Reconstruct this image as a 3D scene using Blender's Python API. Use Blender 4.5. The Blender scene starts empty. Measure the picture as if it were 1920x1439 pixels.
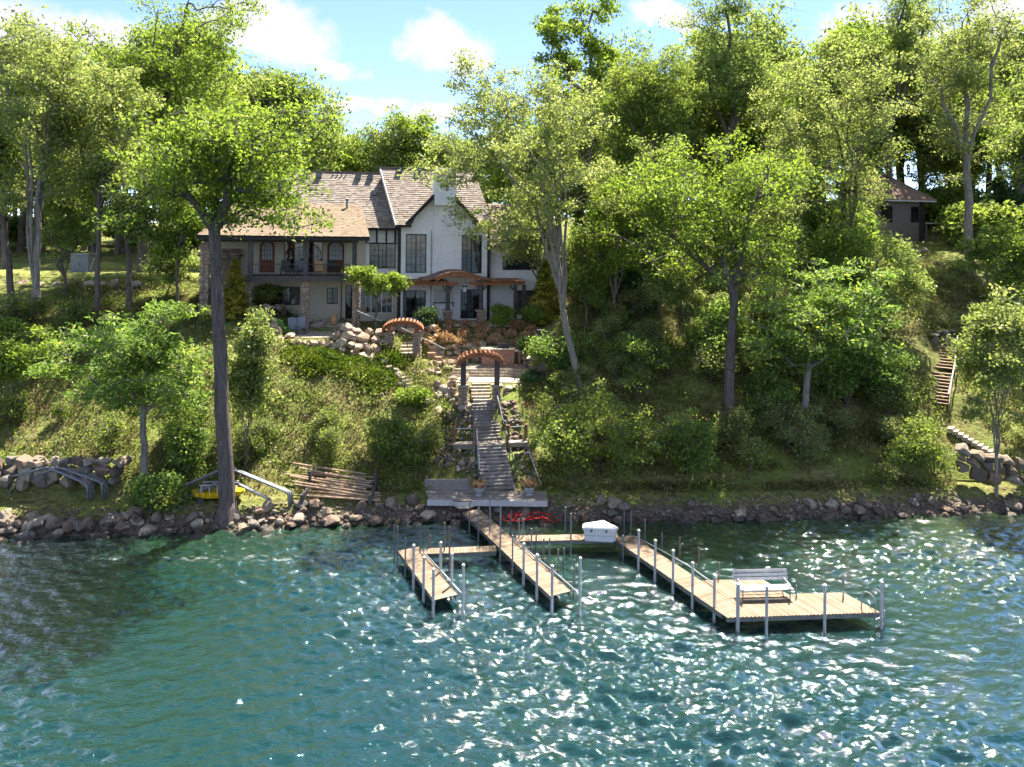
import bpy, math, random
import numpy as np
from mathutils import Vector, Matrix
S = bpy.context.scene
C = S.collection
R = math.radians
rnd = random.Random(7)
rng = np.random.default_rng(7)

# ------------------------------------------------------------------ camera, sky, sun, exposure
FPX, CAM_H, HOR, ROLL = 1280.0, 14.6, 450.0, 0.01
cam_d = bpy.data.cameras.new('camera')
cam_d.sensor_width = 36; cam_d.lens = FPX / 1920 * 36
cam_d.shift_y = -(719.5 - HOR) / 1920
cam_d.clip_start = .5; cam_d.clip_end = 4000
cam = bpy.data.objects.new('camera', cam_d); C.objects.link(cam)
cam.matrix_world = Matrix.Translation((0, 0, CAM_H)) @ Matrix.Rotation(R(90), 4, 'X') @ Matrix.Rotation(ROLL, 4, 'Z')
S.camera = cam
S.view_settings.view_transform = 'Standard'; S.view_settings.look = 'None'
S.view_settings.gamma = 1; S.view_settings.use_curve_mapping = False
S.view_settings.exposure = 2.85
S.cycles.max_bounces = 7; S.cycles.diffuse_bounces = 6; S.cycles.glossy_bounces = 2; S.cycles.transmission_bounces = 4; S.cycles.sample_clamp_indirect = 6
S.cycles.caustics_reflective = False; S.cycles.caustics_refractive = False
SUN_EL, SUN_AZ = 64.0, 28.0          # azimuth: degrees to the right of the view axis (+Y), behind the hill
SKY_STRENGTH = 0.052
sun_d = bpy.data.lights.new('sun', 'SUN'); sun_d.energy = 2.9; sun_d.angle = R(.53); sun_d.color = (1, .93, .82)
sun = bpy.data.objects.new('sun', sun_d); C.objects.link(sun)
to_sun = Vector((math.sin(R(SUN_AZ)) * math.cos(R(SUN_EL)), math.cos(R(SUN_AZ)) * math.cos(R(SUN_EL)), math.sin(R(SUN_EL))))
sun.rotation_euler = to_sun.to_track_quat('Z', 'Y').to_euler(); sun.location = (20, 60, 60)

def ray(px, py):
    dx, dy = px - 960, py - HOR
    return ((dx + ROLL * dy) / FPX, -(dy - ROLL * dx) / FPX)
def P(px, py, Y):
    a, b = ray(px, py)
    return Vector((a * Y, Y, CAM_H + b * Y))
def PZ(px, py, z):
    a, b = ray(px, py)
    Y = (z - CAM_H) / b
    return Vector((a * Y, Y, z))

world = bpy.data.worlds.new('World'); S.world = world; world.use_nodes = True
def make_world():
    nt = world.node_tree; n = nt.nodes; L = nt.links; n.clear()
    out = n.new('ShaderNodeOutputWorld'); bg = n.new('ShaderNodeBackground')
    sky = n.new('ShaderNodeTexSky'); sky.sky_type = 'NISHITA'; sky.sun_disc = False
    sky.sun_elevation = R(SUN_EL); sky.sun_rotation = R(SUN_AZ)
    sky.altitude = 1200; sky.air_density = .8; sky.dust_density = 0; sky.ozone_density = 3.0
    tc = n.new('ShaderNodeTexCoord')
    def vm(op, a, b=None):
        m = n.new('ShaderNodeVectorMath'); m.operation = op
        for i, v in enumerate((a, b)):
            if v is None: continue
            if hasattr(v, 'is_output'): L.new(v, m.inputs[i])
            else: m.inputs[i].default_value = v
        return m.outputs[1] if op in ('LENGTH', 'DOT_PRODUCT') else m.outputs[0]
    def ma(op, a, b=None, c=None, clamp=False):
        m = n.new('ShaderNodeMath'); m.operation = op; m.use_clamp = clamp
        for i, v in enumerate((a, b, c)):
            if v is None: continue
            if hasattr(v, 'is_output'): L.new(v, m.inputs[i])
            else: m.inputs[i].default_value = v
        return m.outputs[0]
    d = tc.outputs['Generated']
    wn = n.new('ShaderNodeTexNoise'); wn.inputs['Scale'].default_value = 13; wn.inputs['Detail'].default_value = 7; wn.inputs['Roughness'].default_value = .6
    L.new(d, wn.inputs['Vector'])
    warp = vm('MULTIPLY', vm('SUBTRACT', wn.outputs['Color'], (.5, .5, .5)), (.12, .12, .10))
    dw = vm('ADD', d, warp)
    total = None
    # cumulus clouds over the woods: direction, half width, half height
    for px, py, w, h in [(505, 45, .05, .04), (570, 90, .045, .03), (635, 130, .03, .014), (800, 80, .055, .03), (870, 100, .045, .035), (690, 195, .06, .014), (820, 210, .04, .018),
                         (1640, 60, .07, .03), (1890, 60, .05, .06), (1250, 30, .05, .02), (420, 40, .05, .03), (1760, 110, .06, .03), (200, 90, .09, .04), (-250, 60, .2, .07), (2250, 90, .2, .06)]:
        a, b = ray(px, py); v = Vector((a, 1, b)).normalized()
        df = vm('DIVIDE', vm('SUBTRACT', dw, tuple(v)), (w, w * 1.6, h))
        q = ma('SUBTRACT', 1.25, vm('LENGTH', df))
        q = ma('MULTIPLY', q, 1.7, clamp=True)
        total = q if total is None else ma('MAXIMUM', total, q)
    # unseen clouds overhead and behind the camera, cover thickened to add fill light
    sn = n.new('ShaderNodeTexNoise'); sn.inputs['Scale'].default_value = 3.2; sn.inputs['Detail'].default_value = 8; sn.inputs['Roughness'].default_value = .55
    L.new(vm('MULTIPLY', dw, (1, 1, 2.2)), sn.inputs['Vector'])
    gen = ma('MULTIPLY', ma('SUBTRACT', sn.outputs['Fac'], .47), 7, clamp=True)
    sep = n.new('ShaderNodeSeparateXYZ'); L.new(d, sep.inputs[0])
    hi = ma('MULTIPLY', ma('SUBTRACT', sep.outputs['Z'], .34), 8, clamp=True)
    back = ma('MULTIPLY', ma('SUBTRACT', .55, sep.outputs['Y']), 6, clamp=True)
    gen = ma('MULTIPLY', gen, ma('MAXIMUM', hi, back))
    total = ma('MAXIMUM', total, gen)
    fine = n.new('ShaderNodeTexNoise'); fine.inputs['Scale'].default_value = 26; fine.inputs['Detail'].default_value = 6
    L.new(d, fine.inputs['Vector'])
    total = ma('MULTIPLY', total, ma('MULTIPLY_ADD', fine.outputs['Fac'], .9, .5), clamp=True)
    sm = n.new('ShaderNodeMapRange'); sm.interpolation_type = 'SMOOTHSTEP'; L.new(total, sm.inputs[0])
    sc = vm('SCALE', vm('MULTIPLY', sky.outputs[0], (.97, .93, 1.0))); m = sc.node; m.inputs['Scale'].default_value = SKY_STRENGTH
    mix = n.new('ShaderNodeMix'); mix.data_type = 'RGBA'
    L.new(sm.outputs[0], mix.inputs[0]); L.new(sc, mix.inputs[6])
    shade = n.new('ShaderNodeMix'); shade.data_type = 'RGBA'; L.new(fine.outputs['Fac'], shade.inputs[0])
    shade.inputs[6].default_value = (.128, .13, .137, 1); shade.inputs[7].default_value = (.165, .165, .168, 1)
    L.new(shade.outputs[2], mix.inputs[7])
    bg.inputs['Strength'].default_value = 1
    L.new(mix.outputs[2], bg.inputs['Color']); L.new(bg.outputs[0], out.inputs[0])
make_world()

# ------------------------------------------------------------------ mesh helpers
class MB:
    def __init__(s): s.v = []; s.f = []
    def add(s, vs, fs):
        o = len(s.v); s.v += [tuple(p) for p in vs]; s.f += [tuple(i + o for i in f) for f in fs]; return s
    def box(s, c, d, rz=0, M=None):
        x, y, z = d[0] / 2, d[1] / 2, d[2] / 2
        pts = [Vector((a * x, b * y, e * z)) for a in (-1, 1) for b in (-1, 1) for e in (-1, 1)]
        m = M or Matrix.Rotation(rz, 3, 'Z'); c = Vector(c)
        return s.add([m @ p + c for p in pts], [(0, 1, 3, 2), (4, 6, 7, 5), (0, 4, 5, 1), (2, 3, 7, 6), (0, 2, 6, 4), (1, 5, 7, 3)])
    def b2(s, x0, x1, y0, y1, z0, z1):
        return s.box(((x0 + x1) / 2, (y0 + y1) / 2, (z0 + z1) / 2), (abs(x1 - x0), abs(y1 - y0), abs(z1 - z0)))
    def bar(s, a, b, w, h, up=(0, 0, 1)):
        a, b = Vector(a), Vector(b); d = (b - a); L_ = d.length; d.normalize(); u = Vector(up)
        x = d.cross(u)
        if x.length < 1e-4: x = d.cross(Vector((1, 0, 0)))
        x.normalize(); z = x.cross(d)
        M = Matrix((x, d, z)).transposed()
        return s.box((a + b) / 2, (w, L_, h), M=M)
    def tube(s, pts, r, n=6, cap=True):
        pts = [Vector(p) for p in pts]; k = len(pts)
        rs = r if isinstance(r, (list, tuple)) else [r] * k
        o = len(s.v); prev = None
        for i, p in enumerate(pts):
            d = (pts[min(i + 1, k - 1)] - pts[max(i - 1, 0)]).normalized()
            if prev is None:
                x = d.cross(Vector((0, 0, 1)))
                if x.length < .05: x = d.cross(Vector((1, 0, 0)))
            else: x = prev - d * prev.dot(d)
            x.normalize(); prev = x; y = d.cross(x)
            for j in range(n):
                t = 2 * math.pi * j / n
                s.v.append(tuple(p + (x * math.cos(t) + y * math.sin(t)) * rs[i]))
        for i in range(k - 1):
            for j in range(n):
                a, b = o + i * n + j, o + i * n + (j + 1) % n
                s.f.append((a, b, b + n, a + n))
        if cap:
            s.f.append(tuple(o + j for j in range(n))[::-1]); s.f.append(tuple(o + (k - 1) * n + j for j in range(n)))
        return s
    def lathe(s, c, prof, n=12):
        c = Vector(c); o = len(s.v); k = len(prof)
        for r, z in prof:
            for j in range(n):
                t = 2 * math.pi * j / n
                s.v.append((c.x + r * math.cos(t), c.y + r * math.sin(t), c.z + z))
        for i in range(k - 1):
            for j in range(n):
                a, b = o + i * n + j, o + i * n + (j + 1) % n
                s.f.append((a, b, b + n, a + n))
        s.f.append(tuple(o + j for j in range(n))[::-1]); s.f.append(tuple(o + (k - 1) * n + j for j in range(n)))
        return s
    def prism(s, poly, z0, z1, taper=1.0):
        n = len(poly); cx = sum(p[0] for p in poly) / n; cy = sum(p[1] for p in poly) / n
        a = [(cx + (x - cx) * taper, cy + (y - cy) * taper, z0) for x, y in poly]; b = [(x, y, z1) for x, y in poly]
        return s.add(a + b, [tuple(range(n))[::-1], tuple(range(n, 2 * n))] + [(i, (i + 1) % n, n + (i + 1) % n, n + i) for i in range(n)])
    def slab(s, quad, t):
        q = [Vector(p) for p in quad]; nn = (q[1] - q[0]).cross(q[3] - q[0]).normalized() * t
        return s.add(q + [p - nn for p in q], [(0, 1, 2, 3), (7, 6, 5, 4), (0, 4, 5, 1), (1, 5, 6, 2), (2, 6, 7, 3), (3, 7, 4, 0)])
    def data(s, name='mesh', smooth=False):
        me = bpy.data.meshes.new(name); me.from_pydata(s.v, [], s.f)
        if smooth: me.polygons.foreach_set('use_smooth', [True] * len(me.polygons))
        me.update(); return me
    def build(s, name, m, parent=None, smooth=False):
        return link(name, s.data(name, smooth), m, parent)

def link(name, me, m=None, parent=None, loc=None):
    if m is not None and not me.materials: me.materials.append(m)
    o = bpy.data.objects.new(name, me); C.objects.link(o)
    if parent is not None: o.parent = parent
    if loc is not None: o.location = loc
    return o
def tag(o, label=None, cat=None, group=None, kind=None):
    if label: o['label'] = label
    if cat: o['category'] = cat
    if group: o['group'] = group
    if kind: o['kind'] = kind
    return o
def empty(name, loc=(0, 0, 0), rz=0, label=None, cat=None, group=None):
    o = bpy.data.objects.new(name, None); C.objects.link(o); o.empty_display_size = .2
    o.location = loc; o.rotation_euler = (0, 0, rz)
    return tag(o, label, cat, group, 'thing' if cat else None)
def np_mesh(name, V, quads, smooth=False):
    me = bpy.data.meshes.new(name); k = quads.shape[1]; nf = len(quads)
    me.vertices.add(len(V)); me.vertices.foreach_set('co', np.ascontiguousarray(V, dtype=np.float32).ravel())
    me.loops.add(nf * k); me.loops.foreach_set('vertex_index', np.ascontiguousarray(quads, dtype=np.int32).ravel())
    me.polygons.add(nf); me.polygons.foreach_set('loop_start', np.arange(0, nf * k, k, dtype=np.int32))
    me.polygons.foreach_set('loop_total', np.full(nf, k, dtype=np.int32))
    if smooth: me.polygons.foreach_set('use_smooth', np.ones(nf, dtype=bool))
    me.update(calc_edges=True); return me

# ------------------------------------------------------------------ materials
class NT:
    def __init__(s, name):
        s.m = bpy.data.materials.new(name); s.m.use_nodes = True; s.t = s.m.node_tree; s.t.nodes.clear()
        s.out = s.n('OutputMaterial')
    def n(s, k, **kw):
        x = s.t.nodes.new('ShaderNode' + k)
        for a, b in kw.items(): setattr(x, a, b)
        return x
    def l(s, a, b): s.t.links.new(a, b)
    def set(s, sock, v):
        if hasattr(v, 'is_output'): s.l(v, sock)
        else: sock.default_value = v
    def noise(s, scale, detail=4, rough=.55, stretch=None, coord='Object'):
        tc = s.n('TexCoord'); v = tc.outputs[coord]
        if coord == 'World': pass
        if stretch:
            mp = s.n('Mapping'); mp.inputs['Scale'].default_value = stretch; s.l(v, mp.inputs[0]); v = mp.outputs[0]
        x = s.n('TexNoise'); x.inputs['Scale'].default_value = scale; x.inputs['Detail'].default_value = detail; x.inputs['Roughness'].default_value = rough
        s.l(v, x.inputs['Vector']); return x.outputs['Fac']
    def pos_noise(s, scale, detail=4, rough=.55, stretch=None):
        g = s.n('NewGeometry'); v = g.outputs['Position']
        if stretch:
            mp = s.n('Mapping'); mp.inputs['Scale'].default_value = stretch; s.l(v, mp.inputs[0]); v = mp.outputs[0]
        x = s.n('TexNoise'); x.inputs['Scale'].default_value = scale; x.inputs['Detail'].default_value = detail; x.inputs['Roughness'].default_value = rough
        s.l(v, x.inputs['Vector']); return x.outputs['Fac']
    def ramp(s, fac, stops, interp='LINEAR'):
        r = s.n('ValToRGB'); r.color_ramp.interpolation = interp; e = r.color_ramp.elements
        while len(e) < len(stops): e.new(.5)
        for q, (p, c) in zip(e, stops): q.position = p; q.color = (*c, 1)
        s.l(fac, r.inputs[0]); return r.outputs[0]
    def mix(s, f, a, b, mode='MIX'):
        x = s.n('Mix', data_type='RGBA', blend_type=mode)
        s.set(x.inputs[0], f); s.set(x.inputs[6], a if hasattr(a, 'is_output') else (*a, 1)); s.set(x.inputs[7], b if hasattr(b, 'is_output') else (*b, 1))
        return x.outputs[2]
    def math(s, op, a, b=0.0, clamp=False):
        x = s.n('Math', operation=op, use_clamp=clamp); s.set(x.inputs[0], a); s.set(x.inputs[1], b); return x.outputs[0]
    def bump(s, h, strength=.4, dist=.02):
        b = s.n('Bump'); b.inputs['Strength'].default_value = strength; b.inputs['Distance'].default_value = dist
        s.l(h, b.inputs['Height']); return b.outputs[0]
    def bsdf(s, col, rough=.7, metal=0, normal=None, spec=.4):
        p = s.n('BsdfPrincipled'); s.set(p.inputs['Base Color'], col if hasattr(col, 'is_output') else (*col, 1))
        s.set(p.inputs['Roughness'], rough); p.inputs['Metallic'].default_value = metal; p.inputs['Specular IOR Level'].default_value = spec
        if normal is not None: s.l(normal, p.inputs['Normal'])
        s.l(p.outputs[0], s.out.inputs[0]); return p
def mat_leaf(name, dark, light, pale=None, trans=.62):
    t = NT(name); g = t.n('NewGeometry'); rp = g.outputs['Random Per Island']
    nz = t.pos_noise(.55, 3)
    f = t.math('ADD', t.math('MULTIPLY', rp, .6), t.math('MULTIPLY', t.math('SUBTRACT', nz, .32), 1.1), True)
    stops = [(.15, dark), (.75, light)] + ([(1.0, pale)] if pale else [])
    col = t.mix(1.0, t.ramp(f, stops), (1.1, 1.0, 1.2), 'MULTIPLY')
    d = t.n('BsdfDiffuse'); t.l(col, d.inputs[0])
    tr = t.n('BsdfTranslucent'); t.l(t.mix(.55, col, (1.1, 1.06, .42), 'MULTIPLY'), tr.inputs[0])
    m1 = t.n('MixShader'); m1.inputs[0].default_value = trans; t.l(d.outputs[0], m1.inputs[1]); t.l(tr.outputs[0], m1.inputs[2])
    gl = t.n('BsdfGlossy'); gl.inputs['Roughness'].default_value = .45; gl.inputs[0].default_value = (.9, 1, .85, 1)
    m2 = t.n('MixShader'); m2.inputs[0].default_value = .015; t.l(m1.outputs[0], m2.inputs[1]); t.l(gl.outputs[0], m2.inputs[2])
    t.l(m2.outputs[0], t.out.inputs[0]); return t.m
def mat_bark(name, a, b):
    t = NT(name); n1 = t.pos_noise(13, 5, .6, (1, 1, .1)); n2 = t.pos_noise(1.2, 3)
    col = t.mix(t.math('MULTIPLY', n2, .6), t.ramp(n1, [(.4, a), (.6, b)]), (b[0] * 1.25, b[1] * 1.25, b[2] * 1.3))
    t.bsdf(col, .9, normal=t.bump(n1, 1.0, .12), spec=.15); return t.m
def mat_wood(name, a, b, grain=(1, 12, 12), rough=.75, vary=.35):
    t = NT(name); n1 = t.noise(3.5, 6, .6, grain); oi = t.n('ObjectInfo'); n2 = t.pos_noise(1.7, 4)
    col = t.ramp(n1, [(.28, a), (.72, b)])
    v = t.math('ADD', t.math('MULTIPLY', oi.outputs['Random'], vary), 1 - vary / 2)
    hs = t.n('HueSaturation'); t.l(v, hs.inputs['Value']); t.l(col, hs.inputs['Color'])
    col = t.mix(t.math('MULTIPLY', t.math('SUBTRACT', n2, .45, True), 1.6, True), hs.outputs[0], (a[0] * .6, a[1] * .6, a[2] * .6))
    t.bsdf(col, rough, normal=t.bump(n1, .35, .01), spec=.25); return t.m
def mat_stone(name, stops, island=False, scale=5):
    t = NT(name)
    f = t.n('NewGeometry').outputs['Random Per Island'] if island else t.n('ObjectInfo').outputs['Random']
    base = t.ramp(f, [(i / len(stops), c) for i, c in enumerate(stops)], 'CONSTANT')
    n1 = t.pos_noise(scale, 7, .65); n2 = t.pos_noise(scale * 4, 4, .6)
    col = t.mix(t.math('MULTIPLY', t.math('SUBTRACT', n1, .35, True), 1.8, True), base, (.085, .065, .05))
    col = t.mix(t.math('MULTIPLY', t.math('SUBTRACT', n2, .55, True), 2.2, True), col, (.34, .28, .22))
    g = t.n('NewGeometry'); sp = t.n('SeparateXYZ'); t.l(g.outputs['Position'], sp.inputs[0]); wet = t.math('MULTIPLY', t.math('SUBTRACT', t.math('ADD', .16, t.math('MULTIPLY', n1, .34)), sp.outputs['Z']), 7, True)
    col = t.mix(t.math('MULTIPLY', wet, .75), col, (.03, .024, .017))
    t.bsdf(col, t.math('SUBTRACT', .85, t.math('MULTIPLY', wet, .55)), normal=t.bump(t.math('ADD', n1, t.math('MULTIPLY', n2, .5)), .9, .08), spec=.35); return t.m
def mat_plain(name, c, rough=.6, metal=0, var=.25, scale=6, bump=.15, spec=.4):
    t = NT(name); n1 = t.pos_noise(scale, 5)
    col = t.ramp(n1, [(.3, tuple(x * (1 - var) for x in c)), (.7, tuple(min(1, x * (1 + var * .6)) for x in c))])
    t.bsdf(col, rough, metal, t.bump(n1, bump, .01), spec); return t.m

def mat_ground():
    t = NT('slope_ground'); a = t.pos_noise(.5, 6, .62); b = t.pos_noise(3.2, 6, .65, (1, 1, 2)); c = t.pos_noise(14, 4)
    col = t.ramp(b, [(.28, (.06, .045, .024)), (.45, (.13, .12, .042)), (.62, (.22, .22, .075)), (.8, (.32, .3, .14))])
    col = t.mix(t.math('MULTIPLY', t.math('SUBTRACT', a, .42, True), 3.5, True), col, t.ramp(c, [(.3, (.08, .12, .02)), (.7, (.2, .26, .055))]))
    g = t.n('NewGeometry'); sp = t.n('SeparateXYZ'); t.l(g.outputs['Position'], sp.inputs[0])
    grav = t.math('MULTIPLY', t.math('SUBTRACT', t.math('ADD', .3, t.math('MULTIPLY', b, .6)), sp.outputs['Z']), 6, True)
    col = t.mix(grav, col, t.ramp(c, [(.3, (.07, .05, .036)), (.7, (.2, .155, .115))]))
    t.bsdf(col, .95, normal=t.bump(t.math('ADD', b, t.math('MULTIPLY', c, .5)), 1, .15), spec=.1); return t.m
def mat_lawn():
    t = NT('lawn_grass'); a = t.pos_noise(.8, 5); c = t.pos_noise(20, 3)
    col = t.mix(a, t.ramp(c, [(.3, (.1, .13, .025)), (.7, (.2, .23, .06))]), (.26, .26, .08))
    t.bsdf(col, .95, normal=t.bump(c, .7, .04), spec=.1); return t.m
def mat_water():
    t = NT('lake_water')
    n1 = t.pos_noise(3.6, 4, .55, (.5, 1.2, 1)); n2 = t.pos_noise(9, 3, .55, (.6, 1.2, 1)); n3 = t.pos_noise(.16, 3)
    n4 = t.pos_noise(24, 2, .5, (.7, 1.1, 1)); h = t.math('ADD', t.math('ADD', t.math('MULTIPLY', n1, .6), t.math('MULTIPLY', n2, .45)), t.math('MULTIPLY', n4, .05))
    g = t.n('NewGeometry'); sp = t.n('SeparateXYZ'); t.l(g.outputs['Position'], sp.inputs[0])
    # bottom shows green through the shallows, the deep lake is teal
    dep = t.n('MapRange'); t.l(t.math('ADD', sp.outputs['Y'], t.math('MULTIPLY', t.math('SUBTRACT', n3, .5), 8)), dep.inputs[0])
    dep.inputs[1].default_value = 28.5; dep.inputs[2].default_value = 36
    col = t.mix(dep.outputs[0], (.0048, .0285, .029), (.018, .038, .012))
    # wind-blown foam line lying off the left shore
    fy = t.math('SUBTRACT', sp.outputs['Y'], t.math('ADD', 31.45, t.math('ADD', t.math('MULTIPLY', sp.outputs['X'], .032), t.math('MULTIPLY', t.math('SUBTRACT', n3, .5), 2.2))))
    band = t.math('SUBTRACT', 1.0, t.math('MULTIPLY', t.math('ABSOLUTE', fy), 2.3), True)
    side = t.math('MULTIPLY', t.math('SUBTRACT', -2.5, sp.outputs['X']), .35, True)
    fo = t.math('MULTIPLY', t.math('MULTIPLY', t.math('SUBTRACT', t.pos_noise(4.5, 5, .7, (.35, 1.3, 1)), .5, True), 7, True), t.math('MULTIPLY', band, side))
    col = t.mix(t.math('MULTIPLY', fo, .6), col, (.34, .36, .35))
    nb = t.bump(h, 1.0, .07); p = t.bsdf(col, .5, normal=nb, spec=0.0)
    lw = t.n('LayerWeight'); lw.inputs['Blend'].default_value = .5; t.l(nb, lw.inputs['Normal'])
    f = t.n('MapRange'); f.interpolation_type = 'SMOOTHSTEP'; t.l(lw.outputs['Facing'], f.inputs[0]); f.inputs[1].default_value = .24; f.inputs[2].default_value = .82; f.inputs[3].default_value = .04; f.inputs[4].default_value = .85
    gl = t.n('BsdfGlossy'); gl.inputs['Roughness'].default_value = .042; gl.inputs[0].default_value = (.88, 1, .98, 1); t.l(nb, gl.inputs['Normal'])
    mx = t.n('MixShader'); t.l(f.outputs[0], mx.inputs[0]); t.l(p.outputs[0], mx.inputs[1]); t.l(gl.outputs[0], mx.inputs[2]); t.l(mx.outputs[0], t.out.inputs[0])
    return t.m
def mat_glass():
    t = NT('window_glass'); n1 = t.pos_noise(1.1, 3)
    t.bsdf(t.ramp(n1, [(.35, (.006, .007, .009)), (.7, (.03, .032, .036))]), .04, spec=.5, normal=t.bump(n1, .12, .05)); return t.m
def mat_brick_white():
    t = NT('white_brick'); tc = t.n('TexCoord')
    mp = t.n('Mapping'); mp.inputs['Rotation'].default_value = (R(90), 0, 0); t.l(tc.outputs['Object'], mp.inputs[0])
    b = t.n('TexBrick'); b.inputs['Scale'].default_value = 1; b.inputs['Brick Width'].default_value = .24; b.inputs['Row Height'].default_value = .085
    b.inputs['Mortar Size'].default_value = .007; b.inputs['Color1'].default_value = (.8, .79, .775, 1); b.inputs['Color2'].default_value = (.92, .91, .9, 1); b.inputs['Mortar'].default_value = (.52, .5, .49, 1)
    t.l(mp.outputs[0], b.inputs['Vector']); n1 = t.pos_noise(.9, 5)
    col = t.mix(t.math('MULTIPLY', t.math('SUBTRACT', n1, .45, True), 1.2, True), b.outputs[0], (.55, .52, .49))
    t.bsdf(col, .85, normal=t.bump(t.math('SUBTRACT', 1.0, b.outputs['Fac']), .5, .012), spec=.2); return t.m
def mat_redbrick():
    t = NT('red_brick'); tc = t.n('TexCoord')
    mp = t.n('Mapping'); mp.inputs['Rotation'].default_value = (R(90), 0, 0); t.l(tc.outputs['Object'], mp.inputs[0])
    b = t.n('TexBrick'); b.inputs['Scale'].default_value = 1; b.inputs['Brick Width'].default_value = .22; b.inputs['Row Height'].default_value = .08
    b.inputs['Mortar Size'].default_value = .008; b.inputs['Color1'].default_value = (.25, .1, .07, 1); b.inputs['Color2'].default_value = (.36, .17, .12, 1); b.inputs['Mortar'].default_value = (.3, .25, .22, 1)
    t.l(mp.outputs[0], b.inputs['Vector'])
    t.bsdf(b.outputs[0], .85, normal=t.bump(t.math('SUBTRACT', 1.0, b.outputs['Fac']), .5, .012), spec=.2); return t.m
def mat_shingle(name, stops):
    t = NT(name); g = t.n('NewGeometry'); n1 = t.pos_noise(5, 5); n2 = t.pos_noise(.6, 4)
    base = t.ramp(g.outputs['Random Per Island'], stops)
    col = t.mix(t.math('MULTIPLY', t.math('SUBTRACT', n2, .5, True), 2, True), base, (.17, .15, .06))
    t.bsdf(t.mix(t.math('MULTIPLY', n1, .5), col, (.2, .16, .13)), .85, normal=t.bump(n1, .4, .02), spec=.2); return t.m

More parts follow.
